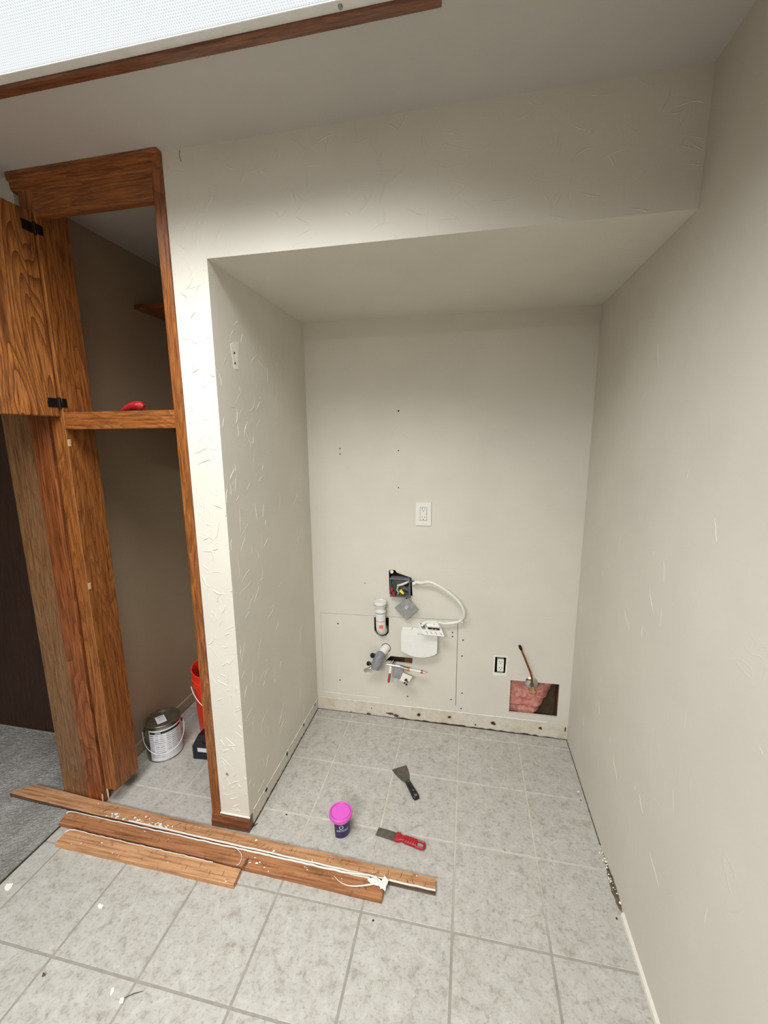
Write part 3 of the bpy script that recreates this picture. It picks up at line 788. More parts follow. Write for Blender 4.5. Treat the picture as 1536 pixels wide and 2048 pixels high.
# copper gas stub with escutcheon
gc = Bk(1063, 1367, D - 0.006)
gs = thing('gas_line', 'bent copper gas tube rising from a round chrome flange', 'pipe', (gc.x, D, gc.z))
obj('flange', lathe([(0.006, -0.010), (0.014, -0.0085), (0.026, -0.005), (0.0325, -0.0005), (0.0315, 0.0)], (gc.x, D - 0.0005, gc.z), 32, axis=(0, 1, 0)), 'chrome', gs, True)
pts = spline([(gc.x, D + 0.03, gc.z - 0.002), (gc.x + 0.001, D - 0.018, gc.z - 0.001), Bk(1063, 1352, D - 0.035), Bk(1055, 1330, D - 0.05), Bk(1047, 1310, D - 0.058), Bk(1042, 1298, D - 0.062)], 6)
obj('copper_tube', tube(pts, 0.0052, 12), 'copper', gs, True)
a, b = Vector(pts[-1]), Bk(1038.5, 1290, D - 0.066)
d_ = (b - a).normalized()
obj('flare_nut', tube([a - d_ * 0.006, a, a + d_ * 0.012, a + d_ * 0.022], [0.006, 0.0078, 0.0078, 0.0062], 6), 'hinge', gs)
obj('collar', lathe([(0.0055, 0), (0.011, 0), (0.012, 0.006), (0.009, 0.014), (0.0055, 0.015)], (gc.x + 0.001, D - 0.008, gc.z - 0.003), 16, axis=(0, -1, 0)), 'steel', gs, True)
c = Bk(1067, 1383, D - 0.012)
obj('brass_lug', merge(lathe([(0, -0.005), (0.010, -0.004), (0.010, 0.004), (0, 0.005)], c, 16, axis=(0, 1, 0)), obox(c + Vector((-0.003, 0.002, 0.014)), Vector((1, 0, 0)), Vector((0, 1, 0)), Vector((0, 0, 1)), (0.014, 0.006, 0.022), 0.002)), 'brass', gs, True)

# white standpipe
sx0, sy0 = 0.390, D - 0.036
stp = thing('standpipe', 'capped white plastic standpipe rising out of a slot in the wall', 'pipe', (sx0, D, 0.50))
pts = spline([(sx0 + 0.001, D + 0.045, 0.515), (sx0 + 0.001, D + 0.018, 0.522), (sx0, sy0 + 0.012, 0.545), (sx0, sy0, 0.58)], 6) + [Vector((sx0 - 0.001, sy0, 0.662))]
obj('pipe', tube(pts, 0.0265, 24), 'pvc', stp, True)
obj('neck', lathe([(0.0265, 0.650), (0.029, 0.652), (0.029, 0.660), (0.0235, 0.662), (0.0235, 0.684), (0.030, 0.688)], (sx0 - 0.001, sy0, 0), 30), 'pvc', stp, True)
cap = obj('cap', lathe([(0.0235, 0.684), (0.033, 0.686), (0.0345, 0.690), (0.0345, 0.704), (0.033, 0.710), (0.028, 0.7115), (0.026, 0.7085), (0, 0.7085)], (sx0 - 0.002, sy0, 0), 34), 'pvc', stp, True)
obj('cap_groove', lathe([(0.0347, 0.693), (0.0351, 0.6945), (0.0347, 0.696)], (sx0 - 0.002, sy0, 0), 34), 'print_grey', cap, True)
obj('blue_ring', lathe([(0.0266, 0.646), (0.0272, 0.6485), (0.0266, 0.651)], (sx0 - 0.001, sy0, 0), 30), 'blue', stp, True)
obj('mauve_ring', lathe([(0.0266, 0.602), (0.0272, 0.604), (0.0266, 0.606)], (sx0, sy0, 0), 30), 'pinkline', stp, True)
bm = bmesh.new(); rr = 0.0269; pv = None
for i in range(7):
    a_ = -math.pi / 2 + (i - 1) * 0.13
    q = [bm.verts.new((sx0 + rr * math.cos(a_), sy0 + rr * math.sin(a_), z)) for z in (0.567, 0.585)]
    if pv: bm.faces.new((pv[0], q[0], q[1], pv[1]))
    pv = q
obj('sticker', bm, 'orange', stp)

# junction box
jx0, jx1, jz0, jz1 = 0.4375, 0.5455, 0.7365, 0.836
jy0, jy1 = D - 0.030, D + 0.025
jb = thing('junction_box', 'open grey electrical box with loose wires pulled out of the wall', 'electrical box', ((jx0 + jx1) / 2, D, jz0))
tk = 0.003
for a, b in (((jx0, jy1 - tk, jz0), (jx1, jy1, jz1)), ((jx0, jy0, jz1 - tk), (jx1, jy1, jz1)), ((jx0, jy0 + 0.02, jz0), (jx0 + tk, jy1, jz1)), ((jx1 - tk, jy0, jz0), (jx1, jy1, jz1)), ((jx0, jy0, jz0), (jx1, jy1, jz0 + tk))):
    obj('box_side', box(a, b, 0.0006), 'greybox', jb)
obj('knockout', lathe([(0, 0), (0.011, 0), (0.012, 0.002), (0.012, 0.004)], (jx1 - 0.026, jy1 - tk - 0.004, jz0 + 0.052), 18, axis=(0, 1, 0)), 'black', jb, True)
ym = D - 0.022
obj('green_wire', tube(spline([(0.447, D + 0.01, 0.75), (0.445, D - 0.02, 0.785), (0.452, ym - 0.012, 0.812), (0.466, ym - 0.01, 0.800), (0.474, ym, 0.765), (0.470, D, 0.75)], 6), 0.0022, 8), 'green_wire', jb, True)
obj('green_wire', tube(spline([(0.442, D + 0.01, 0.82), (0.448, D - 0.01, 0.825), (0.462, ym - 0.004, 0.79), (0.468, ym, 0.755)], 6), 0.0020, 8), 'green_wire', jb, True)
obj('white_wire', tube(spline([(0.543, D - 0.01, 0.826), (0.525, ym - 0.006, 0.818), (0.500, ym - 0.010, 0.808), (0.480, ym - 0.004, 0.800)], 6), 0.0055, 10), 'white_wire', jb, True)
obj('white_wire', tube(spline([(0.484, ym, 0.80), (0.478, ym - 0.012, 0.78), (0.486, ym - 0.012, 0.762), (0.478, ym, 0.75)], 6), 0.0022, 8), 'white_wire', jb, True)
obj('black_wire', tube(spline([(0.53, D, 0.815), (0.505, ym, 0.805), (0.49, ym - 0.004, 0.785), (0.515, ym - 0.004, 0.775), (0.53, D, 0.755)], 6), 0.0025, 8), 'black_wire', jb, True)
def nut(c, d, mat):
    obj('wire_nut', lathe([(0, 0), (0.0055, 0.0005), (0.0065, 0.006), (0.0088, 0.022), (0.0098, 0.026), (0.0075, 0.027), (0, 0.024)], c, 12, axis=d), mat, jb, True)
nut((0.462, ym - 0.012, 0.742), (-0.15, 0.25, 1), 'red_plastic')
nut((0.514, ym - 0.014, 0.760), (-0.8, 0.1, 0.75), 'yellow')
nut((0.447, ym - 0.004, 0.762), (0.3, 0.2, 1), 'red_plastic')
obj('cable_clamp', merge(lathe([(0, -0.012), (0.0075, -0.012), (0.0075, 0), (0.0105, 0.001), (0.0105, 0.006), (0, 0.006)], (0.553, D - 0.018, 0.822), 14, axis=(-1, 0, -0.05))), 'black', jb, True)
obj('white_stub', tube([(0.440, D + 0.02, 0.868), (0.446, D - 0.006, 0.866)], 0.009, 14), 'white_plastic', jb, True)
# swung-down cover plate
cc0 = Vector((0.5285, jy0 - 0.003, 0.678)); s2 = math.sqrt(0.5)
u1 = Vector((s2, 0, s2)); u2 = Vector((-s2, 0, s2))
cp = obj('cover_plate', obox(cc0, u1, Vector((0, 1, 0)), u2, (0.0935, 0.0022, 0.0905), 0.001), 'greyplate', jb)
obj('plate_screw', lathe([(0, -0.003), (0.004, -0.002), (0.0045, 0), (0.0045, 0.004)], cc0 + Vector((0.001, -0.001, 0.058)), 12, axis=(0, 1, 0)), 'hinge', cp, True)
for du, dv, w_, h_ in ((0.004, 0.006, 0.016, 0.003), (0.006, -0.002, 0.014, 0.003), (-0.004, 0.001, 0.003, 0.016), (0.010, 0.004, 0.003, 0.012)):
    obj('stamped_mark', obox(cc0 + u1 * du + u2 * dv + Vector((0, -0.0012, 0.004)), u1, Vector((0, 1, 0)), u2, (w_, 0.0008, h_)), 'white_metal', cp)
# white cable loop
cbl = tag(obj('cable', tube(spline([(0.572, D - 0.020, 0.823), Bk(842, 1166, D - 0.03), Bk(862, 1165, D - 0.04), Bk(892, 1181, D - 0.05), Bk(917, 1203, D - 0.05), Bk(928, 1225, D - 0.045), Bk(920, 1242, D - 0.03), Bk(893, 1247, D - 0.03), Bk(868, 1244, D - 0.045), Bk(850, 1245, D - 0.06), Bk(843, 1252, D - 0.07)], 10), 0.0075, 12), 'cable', None, True, origin=(0.66, D - 0.04, 0.6)),
          'looped white electrical cable hanging from the open grey box', 'cable')
c = Bk(829, 1166, D - 0.022)
obj('sleeve', tube([Bk(826, 1167, D - 0.022), Bk(832, 1166, D - 0.026)], 0.0095, 12), 'white_plastic', cbl, True)
c = Bk(922, 1241, D - 0.022)
obj('staple', box((c.x - 0.008, D - 0.032, c.z - 0.012), (c.x + 0.012, D, c.z + 0.006), 0.003), 'white_plastic', cbl)
# white apron box below the cable, and the terminal tray above it
bx0, bx1 = 0.502, 0.694
wb = thing('apron_cover', 'white plastic cover with a bowed lower edge on the niche wall', 'cover', ((bx0 + bx1) / 2, D, 0.42))
yb = D - 0.048
pf = [(bx0, 0.543), (bx0, 0.443)] + [(bx0 + (bx1 - bx0) * s / 14, 0.443 - 0.030 * math.sin(math.pi * s / 14) ** 0.8) for s in range(1, 14)] + [(bx1, 0.447), (bx1, 0.546)]
obj('front', prism([(x, yb, z) for x, z in pf], (0, 0.004, 0), 0.0008), 'white_plastic', wb)
obj('top', prism([(bx0, yb + 0.004, 0.543), (bx1, yb + 0.004, 0.546), (bx1 - 0.003, D - 0.001, 0.560), (bx0 + 0.003, D - 0.001, 0.557)], (0, 0, -0.003)), 'white_plastic', wb)
obj('side', prism([(bx0, yb + 0.004, 0.543), (bx0, yb + 0.004, 0.443), (bx0, D - 0.001, 0.46), (bx0, D - 0.001, 0.556)], (0.003, 0, 0)), 'white_plastic', wb)
obj('side', prism([(bx1, yb + 0.004, 0.545), (bx1, yb + 0.004, 0.447), (bx1, D - 0.001, 0.46), (bx1, D - 0.001, 0.559)], (-0.003, 0, 0)), 'white_plastic', wb)
obj('knob', lathe([(0, 0.012), (0.005, 0.011), (0.0055, 0.0)], (0.552, D - 0.012, 0.557), 12), 'ivory', wb, True)
tr = thing('terminal_tray', 'small white wiring tray with a terminal block at the cable end', 'wiring tray', (0.66, D - 0.06, 0.565))
q0, q1, q2, q3 = Bk(836, 1246, D - 0.03), Bk(880, 1250, D - 0.035), Bk(889, 1273, D - 0.085), Bk(845, 1269, D - 0.085)
nrm = (q1 - q0).cross(q3 - q0).normalized()
if nrm.z < 0: nrm = -nrm
obj('tray', prism([q0, q1, q2, q3], -nrm * 0.004), 'white_plastic', tr)
ux = (q1 - q0).normalized(); uy = (q3 - q0).normalized()
for k in range(4):
    c = q0 + ux * (0.028 + 0.024 * k) + uy * ((q3 - q0).length * 0.78) + nrm * 0.0006
    obj('slot', obox(c, (uy + ux * 0.25).normalized(), ux, nrm, (0.018, 0.003, 0.0012)), 'print_grey', tr)
c = q0 + ux * 0.072 + uy * 0.018 + nrm * 0.014
tb = obj('terminal_block', obox(c, ux, uy, nrm, (0.068, 0.028, 0.026), 0.004, 2), 'white_plastic', tr, True)
obj('terminals', obox(c + uy * 0.015 - nrm * 0.006, ux, uy, nrm, (0.060, 0.006, 0.014), 0.002), 'hole', tb)
for k in (-0.008, 0.010):
    obj('terminal_screw', lathe([(0, 0.002), (0.0035, 0.0015), (0.004, 0)], c + uy * 0.018 - nrm * 0.006 + ux * k, 10, axis=tuple(uy)), 'brass', tb, True)
obj('screw', lathe([(0, 0.0012), (0.0028, 0.0008), (0.003, 0)], c + nrm * 0.013 + ux * 0.008, 10, axis=tuple(nrm)), 'steel', tb)
a = q3 + ux * -0.028
obj('slide_pin', tube([q3 - ux * 0.026, q3 + ux * 0.004], 0.0022, 8), 'steel', tr)
obj('clamp', obox(q0 + ux * 0.018 + uy * 0.022 + nrm * 0.008, ux, uy, nrm, (0.018, 0.03, 0.014), 0.003), 'steel', tr)

# taped drain stub with two small valves
ds = thing('water_stub', 'white pipe stub wrapped in grey tape with small round valve handles', 'pipe', (0.40, D, 0.42))
e0 = Vector((0.410, D + 0.012, 0.424)); e1 = Bk(758, 1316, D - 0.055); e2 = Bk(750, 1338, D - 0.075)
obj('pipe', tube([e0, e0.lerp(e1, 0.5), e1], 0.0235, 22), 'pvc', ds, True)
obj('cut_ring', lathe([(0.0237, -0.0006), (0.0275, -0.0006), (0.0270, 0.0008)], (0.410, D, 0.424), 26, axis=(0, 1, 0)), 'rust', ds)
tp_ = tube([e0.lerp(e1, 0.62), e0.lerp(e1, 0.85), e1, e1.lerp(e2, 0.55), e2], [0.0245, 0.0262, 0.027, 0.0275, 0.024], 12)
for v in tp_.verts: v.co += Vector((noise.noise(v.co * 60), noise.noise(v.co * 60 + Vector((9, 0, 0))), noise.noise(v.co * 60 + Vector((0, 9, 0))))) * 0.004
obj('tape_wrap', tp_, 'greytape', ds)
c = Bk(745, 1311, D - 0.055)
obj('valve_handle', merge(lathe([(0, 0.007), (0.010, 0.0065), (0.0135, 0.003), (0.0135, -0.005), (0.006, -0.008), (0.006, -0.03)], c, 18, axis=(-0.35, -0.85, 0.3))), 'black', ds, True)
c = Bk(737, 1327, D - 0.065)
obj('valve_handle', lathe([(0, 0.007), (0.008, 0.006), (0.0115, 0.003), (0.0115, -0.005), (0.005, -0.008), (0.005, -0.022)], c, 18, axis=(-0.4, -0.75, 0.55)), 'hinge', ds, True)
c = Bk(735, 1340, D - 0.065)
obj('valve_body', merge(tube([c + Vector((-0.016, 0, -0.006)), c + Vector((-0.004, 0, 0.0)), c + Vector((0.014, 0, 0.012)), c + Vector((0.045, 0.01, 0.022))], [0.010, 0.0115, 0.009, 0.008], 12)), 'chrome', ds, True)
# second valve, lever, tag and tube
dv = thing('shutoff_valve', 'chrome shutoff valve with a red lever and a paper tag', 'valve', (0.48, D, 0.34))
yv = D - 0.05
pA, pB, pC = Bk(774, 1329, yv), Bk(800, 1333, yv), Bk(815, 1338, yv)
obj('pipe', tube([pA, pA.lerp(pB, 0.15), pA.lerp(pB, 0.16), pA.lerp(pB, 0.4), pA.lerp(pB, 0.42), pB, pB, pC], [0.006, 0.006, 0.010, 0.010, 0.0075, 0.0075, 0.009, 0.009], 14), 'chrome', dv, True)
obj('wall_stub', tube([Vector((pA.x + 0.03, D + 0.002, pA.z)), pA.lerp(pB, 0.28)], 0.009, 12), 'chrome', dv, True)
lv0, lv1, lv2 = Bk(781, 1336, yv - 0.012), Bk(780, 1346, yv - 0.018), Bk(777, 1365, yv - 0.022)
obj('lever_sleeve', tube([pA.lerp(pB, 0.28), lv0, lv1], [0.006, 0.0075, 0.007], 12), 'white_plastic', dv, True)
obj('lever', tube([lv1, lv1.lerp(lv2, 0.3), lv1.lerp(lv2, 0.9), lv2], [0.0055, 0.0072, 0.0066, 0.004], 10), 'red_lever', dv, True)
tq = [Bk(789, 1334, yv - 0.004), Bk(806, 1338, yv - 0.004), Bk(806, 1347, yv - 0.022), Bk(799, 1359, yv - 0.026), Bk(784, 1355, yv - 0.022)]
obj('tape_wrap', prism(tq, (0.002, 0.022, 0.004), 0.002), 'greytape', dv)
tq = [Bk(806, 1346, yv - 0.020), Bk(824, 1354, yv - 0.022), Bk(816, 1367, yv - 0.03), Bk(799, 1361, yv - 0.03)]
tg = obj('paper_tag', prism(tq, (0, 0.003, 0.0005)), 'tag', dv)
bmx = bmesh.new()
for (u, v), rr in (((812, 1360), 0.007), ((809, 1366), 0.005), ((813, 1369), 0.006), ((815, 1364), 0.004)): bmx = merge(bmx, blob(Bk(u, v, yv - 0.038), rr, u, 0.4, 2))
obj('clip', bmx, 'black', tg)
tb0, tb1 = pC, Bk(845, 1344, yv - 0.012)
obj('nut', tube([pC - (tb1 - tb0).normalized() * 0.004, pC + (tb1 - tb0).normalized() * 0.012], 0.0098, 6), 'copper_bright', dv)
obj('clear_tube', tube([tb0, tb1], 0.0062, 12), 'clear_tube', dv, True)
obj('end_ring', tube([tb1.lerp(tb0, 0.10), tb1 + (tb1 - tb0) * 0.02], 0.0085, 12), 'copper_bright', dv, True)
obj('end_tip', tube([tb1, tb1 + (tb1 - tb0) * 0.16], 0.004, 10), 'chrome', dv, True)

# ================================================================== THINGS ON THE FLOOR
def jag_plank(name, pts, z0, th, mat, label, seed, n=24, chamfer=0.004, lift=0.0):
    """plank from four top corners (back-left, front-left, back-right, front-right)"""
    bl, fl, br, fr = [Vector(p) for p in pts]
    r = random.Random(seed); bm = bmesh.new(); prev = None
    for i in range(n + 1):
        s = i / n
        B = bl.lerp(br, s) + Vector((0, r.uniform(-0.0008, 0.0008), 0)); F = fl.lerp(fr, s) + Vector((0, r.uniform(-0.0008, 0.0008), 0))
        zb = z0 + lift * max(0.0, 1 - s / 0.25); zt = zb + th
        prof = [(F, zb), (F + Vector((0, 0.0, 0)), zt - chamfer * 0.5), (F.lerp(B, 0.04), zt), (B.lerp(F, 0.04), zt), (B, zt - chamfer * 0.5), (B, zb)]
        ring = [bm.verts.new((p.x, p.y, z)) for p, z in prof]
        if prev:
            for k in range(6): bm.faces.new((prev[k], prev[(k + 1) % 6], ring[(k + 1) % 6], ring[k]))
        else: bm.faces.new(ring[::-1])
        prev = ring
    bm.faces.new(prev)
    bmesh.ops.recalc_face_normals(bm, faces=bm.faces)
    for f in bm.faces:
        if f.normal.y < -0.7: f.material_index = 1
    o = obj(name, bm, [mat, 'plank_edge' if mat == 'plank_a' else mat], None, origin=((bl.x + fr.x) / 2, (bl.y + fr.y) / 2, z0))
    tag(o, label, 'plank')
    return o, (bl, fl, br, fr)
ZT = 0.019
P1 = [G(72, 1571, ZT), G(19.5, 1589, ZT), G(871, 1756, ZT), G(871, 1783, ZT)]
P2 = [G(137.7, 1622, ZT), G(117, 1645, ZT), G(770, 1762, ZT), G(763, 1799, ZT)]
P3 = [G(139, 1657, ZT), G(110, 1686, ZT), G(482, 1737, ZT), G(467, 1770, ZT)]
# keep a sliver of air between the three boards
for a, b in ((P1, P2), (P2, P3)):
    b[0].y = min(b[0].y, a[1].lerp(a[3], (b[0].x - a[1].x) / (a[3].x - a[1].x)).y - 0.004)
    b[2].y = min(b[2].y, a[1].lerp(a[3], (b[2].x - a[1].x) / (a[3].x - a[1].x)).y - 0.004)
k1, c1 = jag_plank('wood_plank', P1, 0.0, ZT, 'plank_a', 'longest old wood plank, its far end lying on the carpet', 1, lift=0.009)
k2, c2 = jag_plank('wood_plank', P2, 0.0, ZT, 'plank_b', 'reddish brown plank in the middle of three, with the caulk lump', 2)
k3, c3 = jag_plank('wood_plank', P3, 0.0, ZT, 'plank_c', 'shortest and palest of the three wood planks', 3)
def on(c, s, w, dz=0.0):
    """point on a plank top: s along 0..1, w from front 0 to back 1"""
    p = c[1].lerp(c[3], s).lerp(c[0].lerp(c[2], s), w); p.z = ZT + dz; return p
r = random.Random(21)
def flecks(c, n, seed, s0=0.02, s1=0.98, size=(0.0010, 0.0038), wr=(0.06, 0.94)):
    q = random.Random(seed); bm = bmesh.new()
    for i in range(n):
        p = on(c, q.uniform(s0, s1), q.uniform(*wr), 0.0006)
        bm = merge(bm, blob(p, q.uniform(*size), i + seed, 0.6, 1, (q.uniform(0.8, 1.9), q.uniform(0.6, 1.2), 0.35)))
    return bm
def gouges(c, n, seed, s0, s1):
    q = random.Random(seed); bm = bmesh.new()
    for i in range(n):
        s = q.uniform(s0, s1); w = q.uniform(0.1, 0.6); L = q.uniform(0.12, 0.38)
        a = on(c, s, w, 0.0002); b = on(c, s + q.uniform(-0.002, 0.004), min(0.95, w + L), 0.0002)
        bm_tube(bm, [a, a.lerp(b, 0.5) + Vector((q.uniform(-0.001, 0.001), 0, 0)), b], [0.0005, 0.001, 0.0005], 5)
    return bm
for k, (kk, cc_, n1, n2, sd) in enumerate(((k1, c1, 20, 70, 5), (k2, c2, 14, 10, 6), (k3, c3, 7, 8, 7))):
    o = obj('caulk_flecks', flecks(cc_, n1, sd), 'caulk', kk); o['kind'] = 'stuff'
    o = obj('gouges', gouges(cc_, n2, sd + 10, 0.02, 0.98), 'rust', kk); o['kind'] = 'stuff'
o = obj('caulk_flecks', flecks(c1, 46, 77, 0.27, 0.43, (0.0012, 0.0055), (0.04, 0.36)), 'caulk', k1); o['kind'] = 'stuff'
obj('caulk_strip', tube([on(c1, s, 0.05, 0.0015) + Vector((0, r.uniform(-0.001, 0.001), 0)) for s in [0.33 + 0.67 * i / 40 for i in range(41)]], [0.003] * 41, 6), 'caulk', k1)
obj('caulk_strip', tube([on(c2, s, 0.97, 0.002) + Vector((0, r.uniform(-0.001, 0.001), r.uniform(0, 0.001))) for s in [0.01 + 0.95 * i / 60 for i in range(61)]], [0.0016 + 0.0022 * (i / 60) for i in range(61)], 6), 'caulk', k2)
obj('caulk_strip', tube([on(c2, 0.0, 0.75, 0.002), on(c2, 0.002, 0.9, 0.002), on(c2, 0.012, 0.98, 0.002)], 0.002, 6), 'caulk', k2)
obj('caulk_strip', tube([on(c3, 0.0, 0.7, 0.002), on(c3, 0.008, 0.9, 0.002), on(c3, 0.03, 0.97, 0.0015)] + [on(c3, 0.05 + 0.8 * i / 30, 0.965, 0.0015) + Vector((0, r.uniform(-0.0015, 0.0015), 0)) for i in range(31)], [0.002] * 3 + [0.0014] * 31, 6), 'caulk', k3)
# torn caulk at the end of the middle board
lump = prism([G(760, 1778, 0.024), G(762, 1768, 0.030), G(768, 1757, 0.036), G(772, 1763, 0.032), G(775, 1768, 0.030), G(772, 1773, 0.028), G(770, 1783, 0.022), G(765, 1777, 0.024)], (0.001, 0.008, 0.004))
lump = merge(lump, prism([G(757, 1771, 0.023), G(764, 1766, 0.030), G(772, 1771, 0.031), G(768, 1777, 0.026), G(761, 1775, 0.023)], (0, 0.006, 0.005)),
             prism([G(735, 1760, 0.0225), G(746, 1758, 0.026), G(760, 1765, 0.028), G(757, 1772, 0.025), G(743, 1769, 0.0225)], (0, 0.004, 0.0025)))
obj('caulk_lump', lump, 'caulk', k2)
obj('caulk_strand', tube(spline([G(690, 1745, 0.024), G(720, 1748, 0.030), G(745, 1752, 0.034), G(764, 1764, 0.032)], 6), [0.0028] * 19, 7), 'caulk', k2)
obj('caulk_strand', tube(spline([G(668, 1752, 0.021), G(682, 1765, 0.022), G(703, 1772, 0.023), G(735, 1770, 0.024), G(760, 1764, 0.028)], 6), [0.0007 + 0.0026 * i / 24 for i in range(25)], 7), 'caulk', k2)
obj('caulk_strand', tube(spline([G(440, 1690, 0.022), G(470, 1696, 0.024), G(483, 1710, 0.024), G(480, 1725, 0.022), G(473, 1731, 0.021)], 6), 0.0011, 6), 'caulk', k2)
dk = disc_on(on(c2, 0.62, 0.3), 1.0, (0, 0, 1), 0.0007, n=18, jit=0.3, seed=140, mat='rust', parent=k2, name='knot', sx=0.006, sz=0.020)

# spackle tub with pink lid
tc = Vector((0.366, 0.060, 0))
tub = thing('spackle_tub', 'small white spackle tub with a bright pink lid and purple label', 'tub', tc)
obj('tub_body', lathe([(0, 0.0), (0.0325, 0.0), (0.034, 0.002), (0.0405, 0.084), (0.043, 0.088), (0.043, 0.092)], tc, 44), 'white_plastic', tub, True)
lid = obj('lid', lathe([(0.0425, 0.086), (0.0462, 0.0865), (0.0468, 0.090), (0.0462, 0.099), (0.044, 0.1015), (0.0405, 0.1015), (0.0392, 0.0995), (0, 0.0995)], tc, 48), 'pink', tub, True)
obj('lid_ring', lathe([(0.0390, 0.0996), (0.0383, 0.1000), (0.0376, 0.0996)], tc, 48), 'purple', lid, True)
def rad(z): return 0.034 + (0.0405 - 0.034) * (z - 0.002) / 0.082
bm = bmesh.new(); pv = None
va = math.atan2(CAMC.y - tc.y, CAMC.x - tc.x)
for i in range(31):
    a_ = va + math.radians(-42 + 150 * i / 30)
    q = [bm.verts.new((tc.x + (rad(z) + 0.0004) * math.cos(a_), tc.y + (rad(z) + 0.0004) * math.sin(a_), z)) for z in (0.010, 0.045, 0.078)]
    if pv:
        for k in range(2): bm.faces.new((pv[k], q[k], q[k + 1], pv[k + 1]))
    pv = q
lab = obj('label_wrap', bm, 'purple', tub, True)
def wrap_text(s, size, a0, zc, mat, parent, extra=0.0008):
    bm = text_mesh(s, size)
    for v in bm.verts:
        z = zc + v.co.y; a_ = a0 + v.co.x / rad(z)
        R_ = rad(z) + extra
        v.co = Vector((tc.x + R_ * math.cos(a_), tc.y + R_ * math.sin(a_), z))
    return obj('lettering', bm, mat, parent)
wrap_text('DRYDEX', 0.0125, va + 0.16, 0.047, 'print_white', lab)
bm = bmesh.new(); pv = None
for i in range(25):      # shield emblem above the lettering
    s = 2 * math.pi * i / 24
    q = []
    for k in (1.0, 0.72):
        x = 0.0085 * k * math.cos(s); y = 0.0075 * k * math.sin(s) - (0.003 * k if math.sin(s) < -0.5 else 0)
        z = 0.0655 + y; a_ = va + 0.0 + x / rad(z); R_ = rad(z) + 0.0008
        q.append(bm.verts.new((tc.x + R_ * math.cos(a_), tc.y + R_ * math.sin(a_), z)))
    if pv: bm.faces.new((pv[0], q[0], q[1], pv[1]))
    pv = q
obj('emblem', bm, 'print_white', lab)

# putty knife with black handle
def knife_frame(a, b):
    d = (b - a); d.z = 0; d.normalize(); return d, Vector((-d.y, d.x, 0))
t0, t1 = G(783.5, 1539), G(813, 1532); e_ = G(834, 1601)
tm = (t0 + t1) / 2; tw = (t1 - t0).length
d_, n_ = knife_frame(tm, e_); Lk = (e_ - tm).length
pk = thing('putty_knife', 'wide putty knife with grey steel blade and black handle', 'putty knife', (tm.x, tm.y, 0))
def K(s, w, z): return tm + d_ * (s * Lk) + n_ * w + Vector((0, 0, z))
outline = [(0, -tw / 2), (0, tw / 2), (0.12, tw * 0.47), (0.25, tw * 0.40), (0.38, tw * 0.28), (0.47, tw * 0.16), (0.56, tw * 0.13), (0.56, -tw * 0.13), (0.47, -tw * 0.16), (0.38, -tw * 0.28), (0.25, -tw * 0.40), (0.12, -tw * 0.47)]
bm = prism([K(s, w, 0.001 + 0.007 * s) for s, w in outline], (0, 0, 0.0013))
obj('blade', bm, 'blade', pk)
def handle(Kf, secs, mat, parent, n=12):
    bm = bmesh.new(); prev = None
    for s, hw, hh, zc in secs:
        ring = []
        for k in range(n):
            a_ = 2 * math.pi * k / n; ca, sa = math.cos(a_), math.sin(a_)
            ring.append(bm.verts.new(Kf(s, hw * math.copysign(abs(ca) ** 0.6, ca), zc + hh * math.copysign(abs(sa) ** 0.6, sa))))
        if prev:
            for k in range(n): bm.faces.new((prev[k], prev[(k + 1) % n], ring[(k + 1) % n], ring[k]))
        else: bm.faces.new(ring[::-1])
        prev = ring
    bm.faces.new(prev); bmesh.ops.recalc_face_normals(bm, faces=bm.faces)
    return obj('handle', bm, mat, parent, True)
hd = handle(K, [(0.475, 0.0095, 0.0045, 0.0075), (0.49, 0.0115, 0.0065, 0.0078), (0.60, 0.0125, 0.008, 0.0085), (0.75, 0.0135, 0.0085, 0.0088), (0.88, 0.0155, 0.0085, 0.0088), (0.95, 0.0155, 0.008, 0.0082), (0.99, 0.012, 0.006, 0.0075)], 'black', pk)
obj('rivet', lathe([(0, 0.0012), (0.0035, 0.001), (0.004, 0)], K(0.53, 0, 0.0155), 12), 'steel', hd, True)
obj('rivet', lathe([(0, 0.0012), (0.003, 0.001), (0.0035, 0)], K(0.80, 0, 0.0168), 12), 'steel', hd, True)
obj('hang_hole', lathe([(0.006, 0.0004), (0.0045, 0.0012), (0.003, 0.0004)], K(0.93, 0, 0.0162), 14), 'print_grey', hd, True)
# putty knife with red handle
t0, t1 = G(751, 1671.5), G(757.5, 1654.5); e_ = G(849, 1697)
tm2 = (t0 + t1) / 2; tw2 = (t1 - t0).length * 0.92
d2, n2 = knife_frame(tm2, e_); L2 = (e_ - tm2).length
rk = thing('putty_knife', 'narrow putty knife with ribbed red handle', 'putty knife', (tm2.x, tm2.y, 0))
def K2(s, w, z): return tm2 + d2 * (s * L2) + n2 * w + Vector((0, 0, z))
obj('blade', prism([K2(s, w, 0.001 + 0.012 * s) for s, w in ((0, -tw2 / 2), (0, tw2 / 2), (0.42, tw2 / 2), (0.46, tw2 * 0.3), (0.46, -tw2 * 0.3), (0.42, -tw2 / 2))], (0, 0, 0.0014)), 'blade', rk)
hd = handle(K2, [(0.395, 0.0185, 0.004, 0.007), (0.41, 0.0195, 0.0065, 0.008), (0.48, 0.019, 0.0075, 0.0088), (0.535, 0.0115, 0.0075, 0.0088), (0.56, 0.0115, 0.008, 0.009), (0.62, 0.0145, 0.0085, 0.0094), (0.84, 0.015, 0.0085, 0.0094)], 'red_plastic', rk)
bm = bmesh.new()      # hanging loop at the handle end
lp = [K2(0.83, 0.0125, 0.009), K2(0.93, 0.0125, 0.009), K2(0.985, 0.010, 0.0085), K2(0.995, 0.0, 0.0085), K2(0.985, -0.010, 0.0085), K2(0.93, -0.0125, 0.009), K2(0.83, -0.0125, 0.009)]
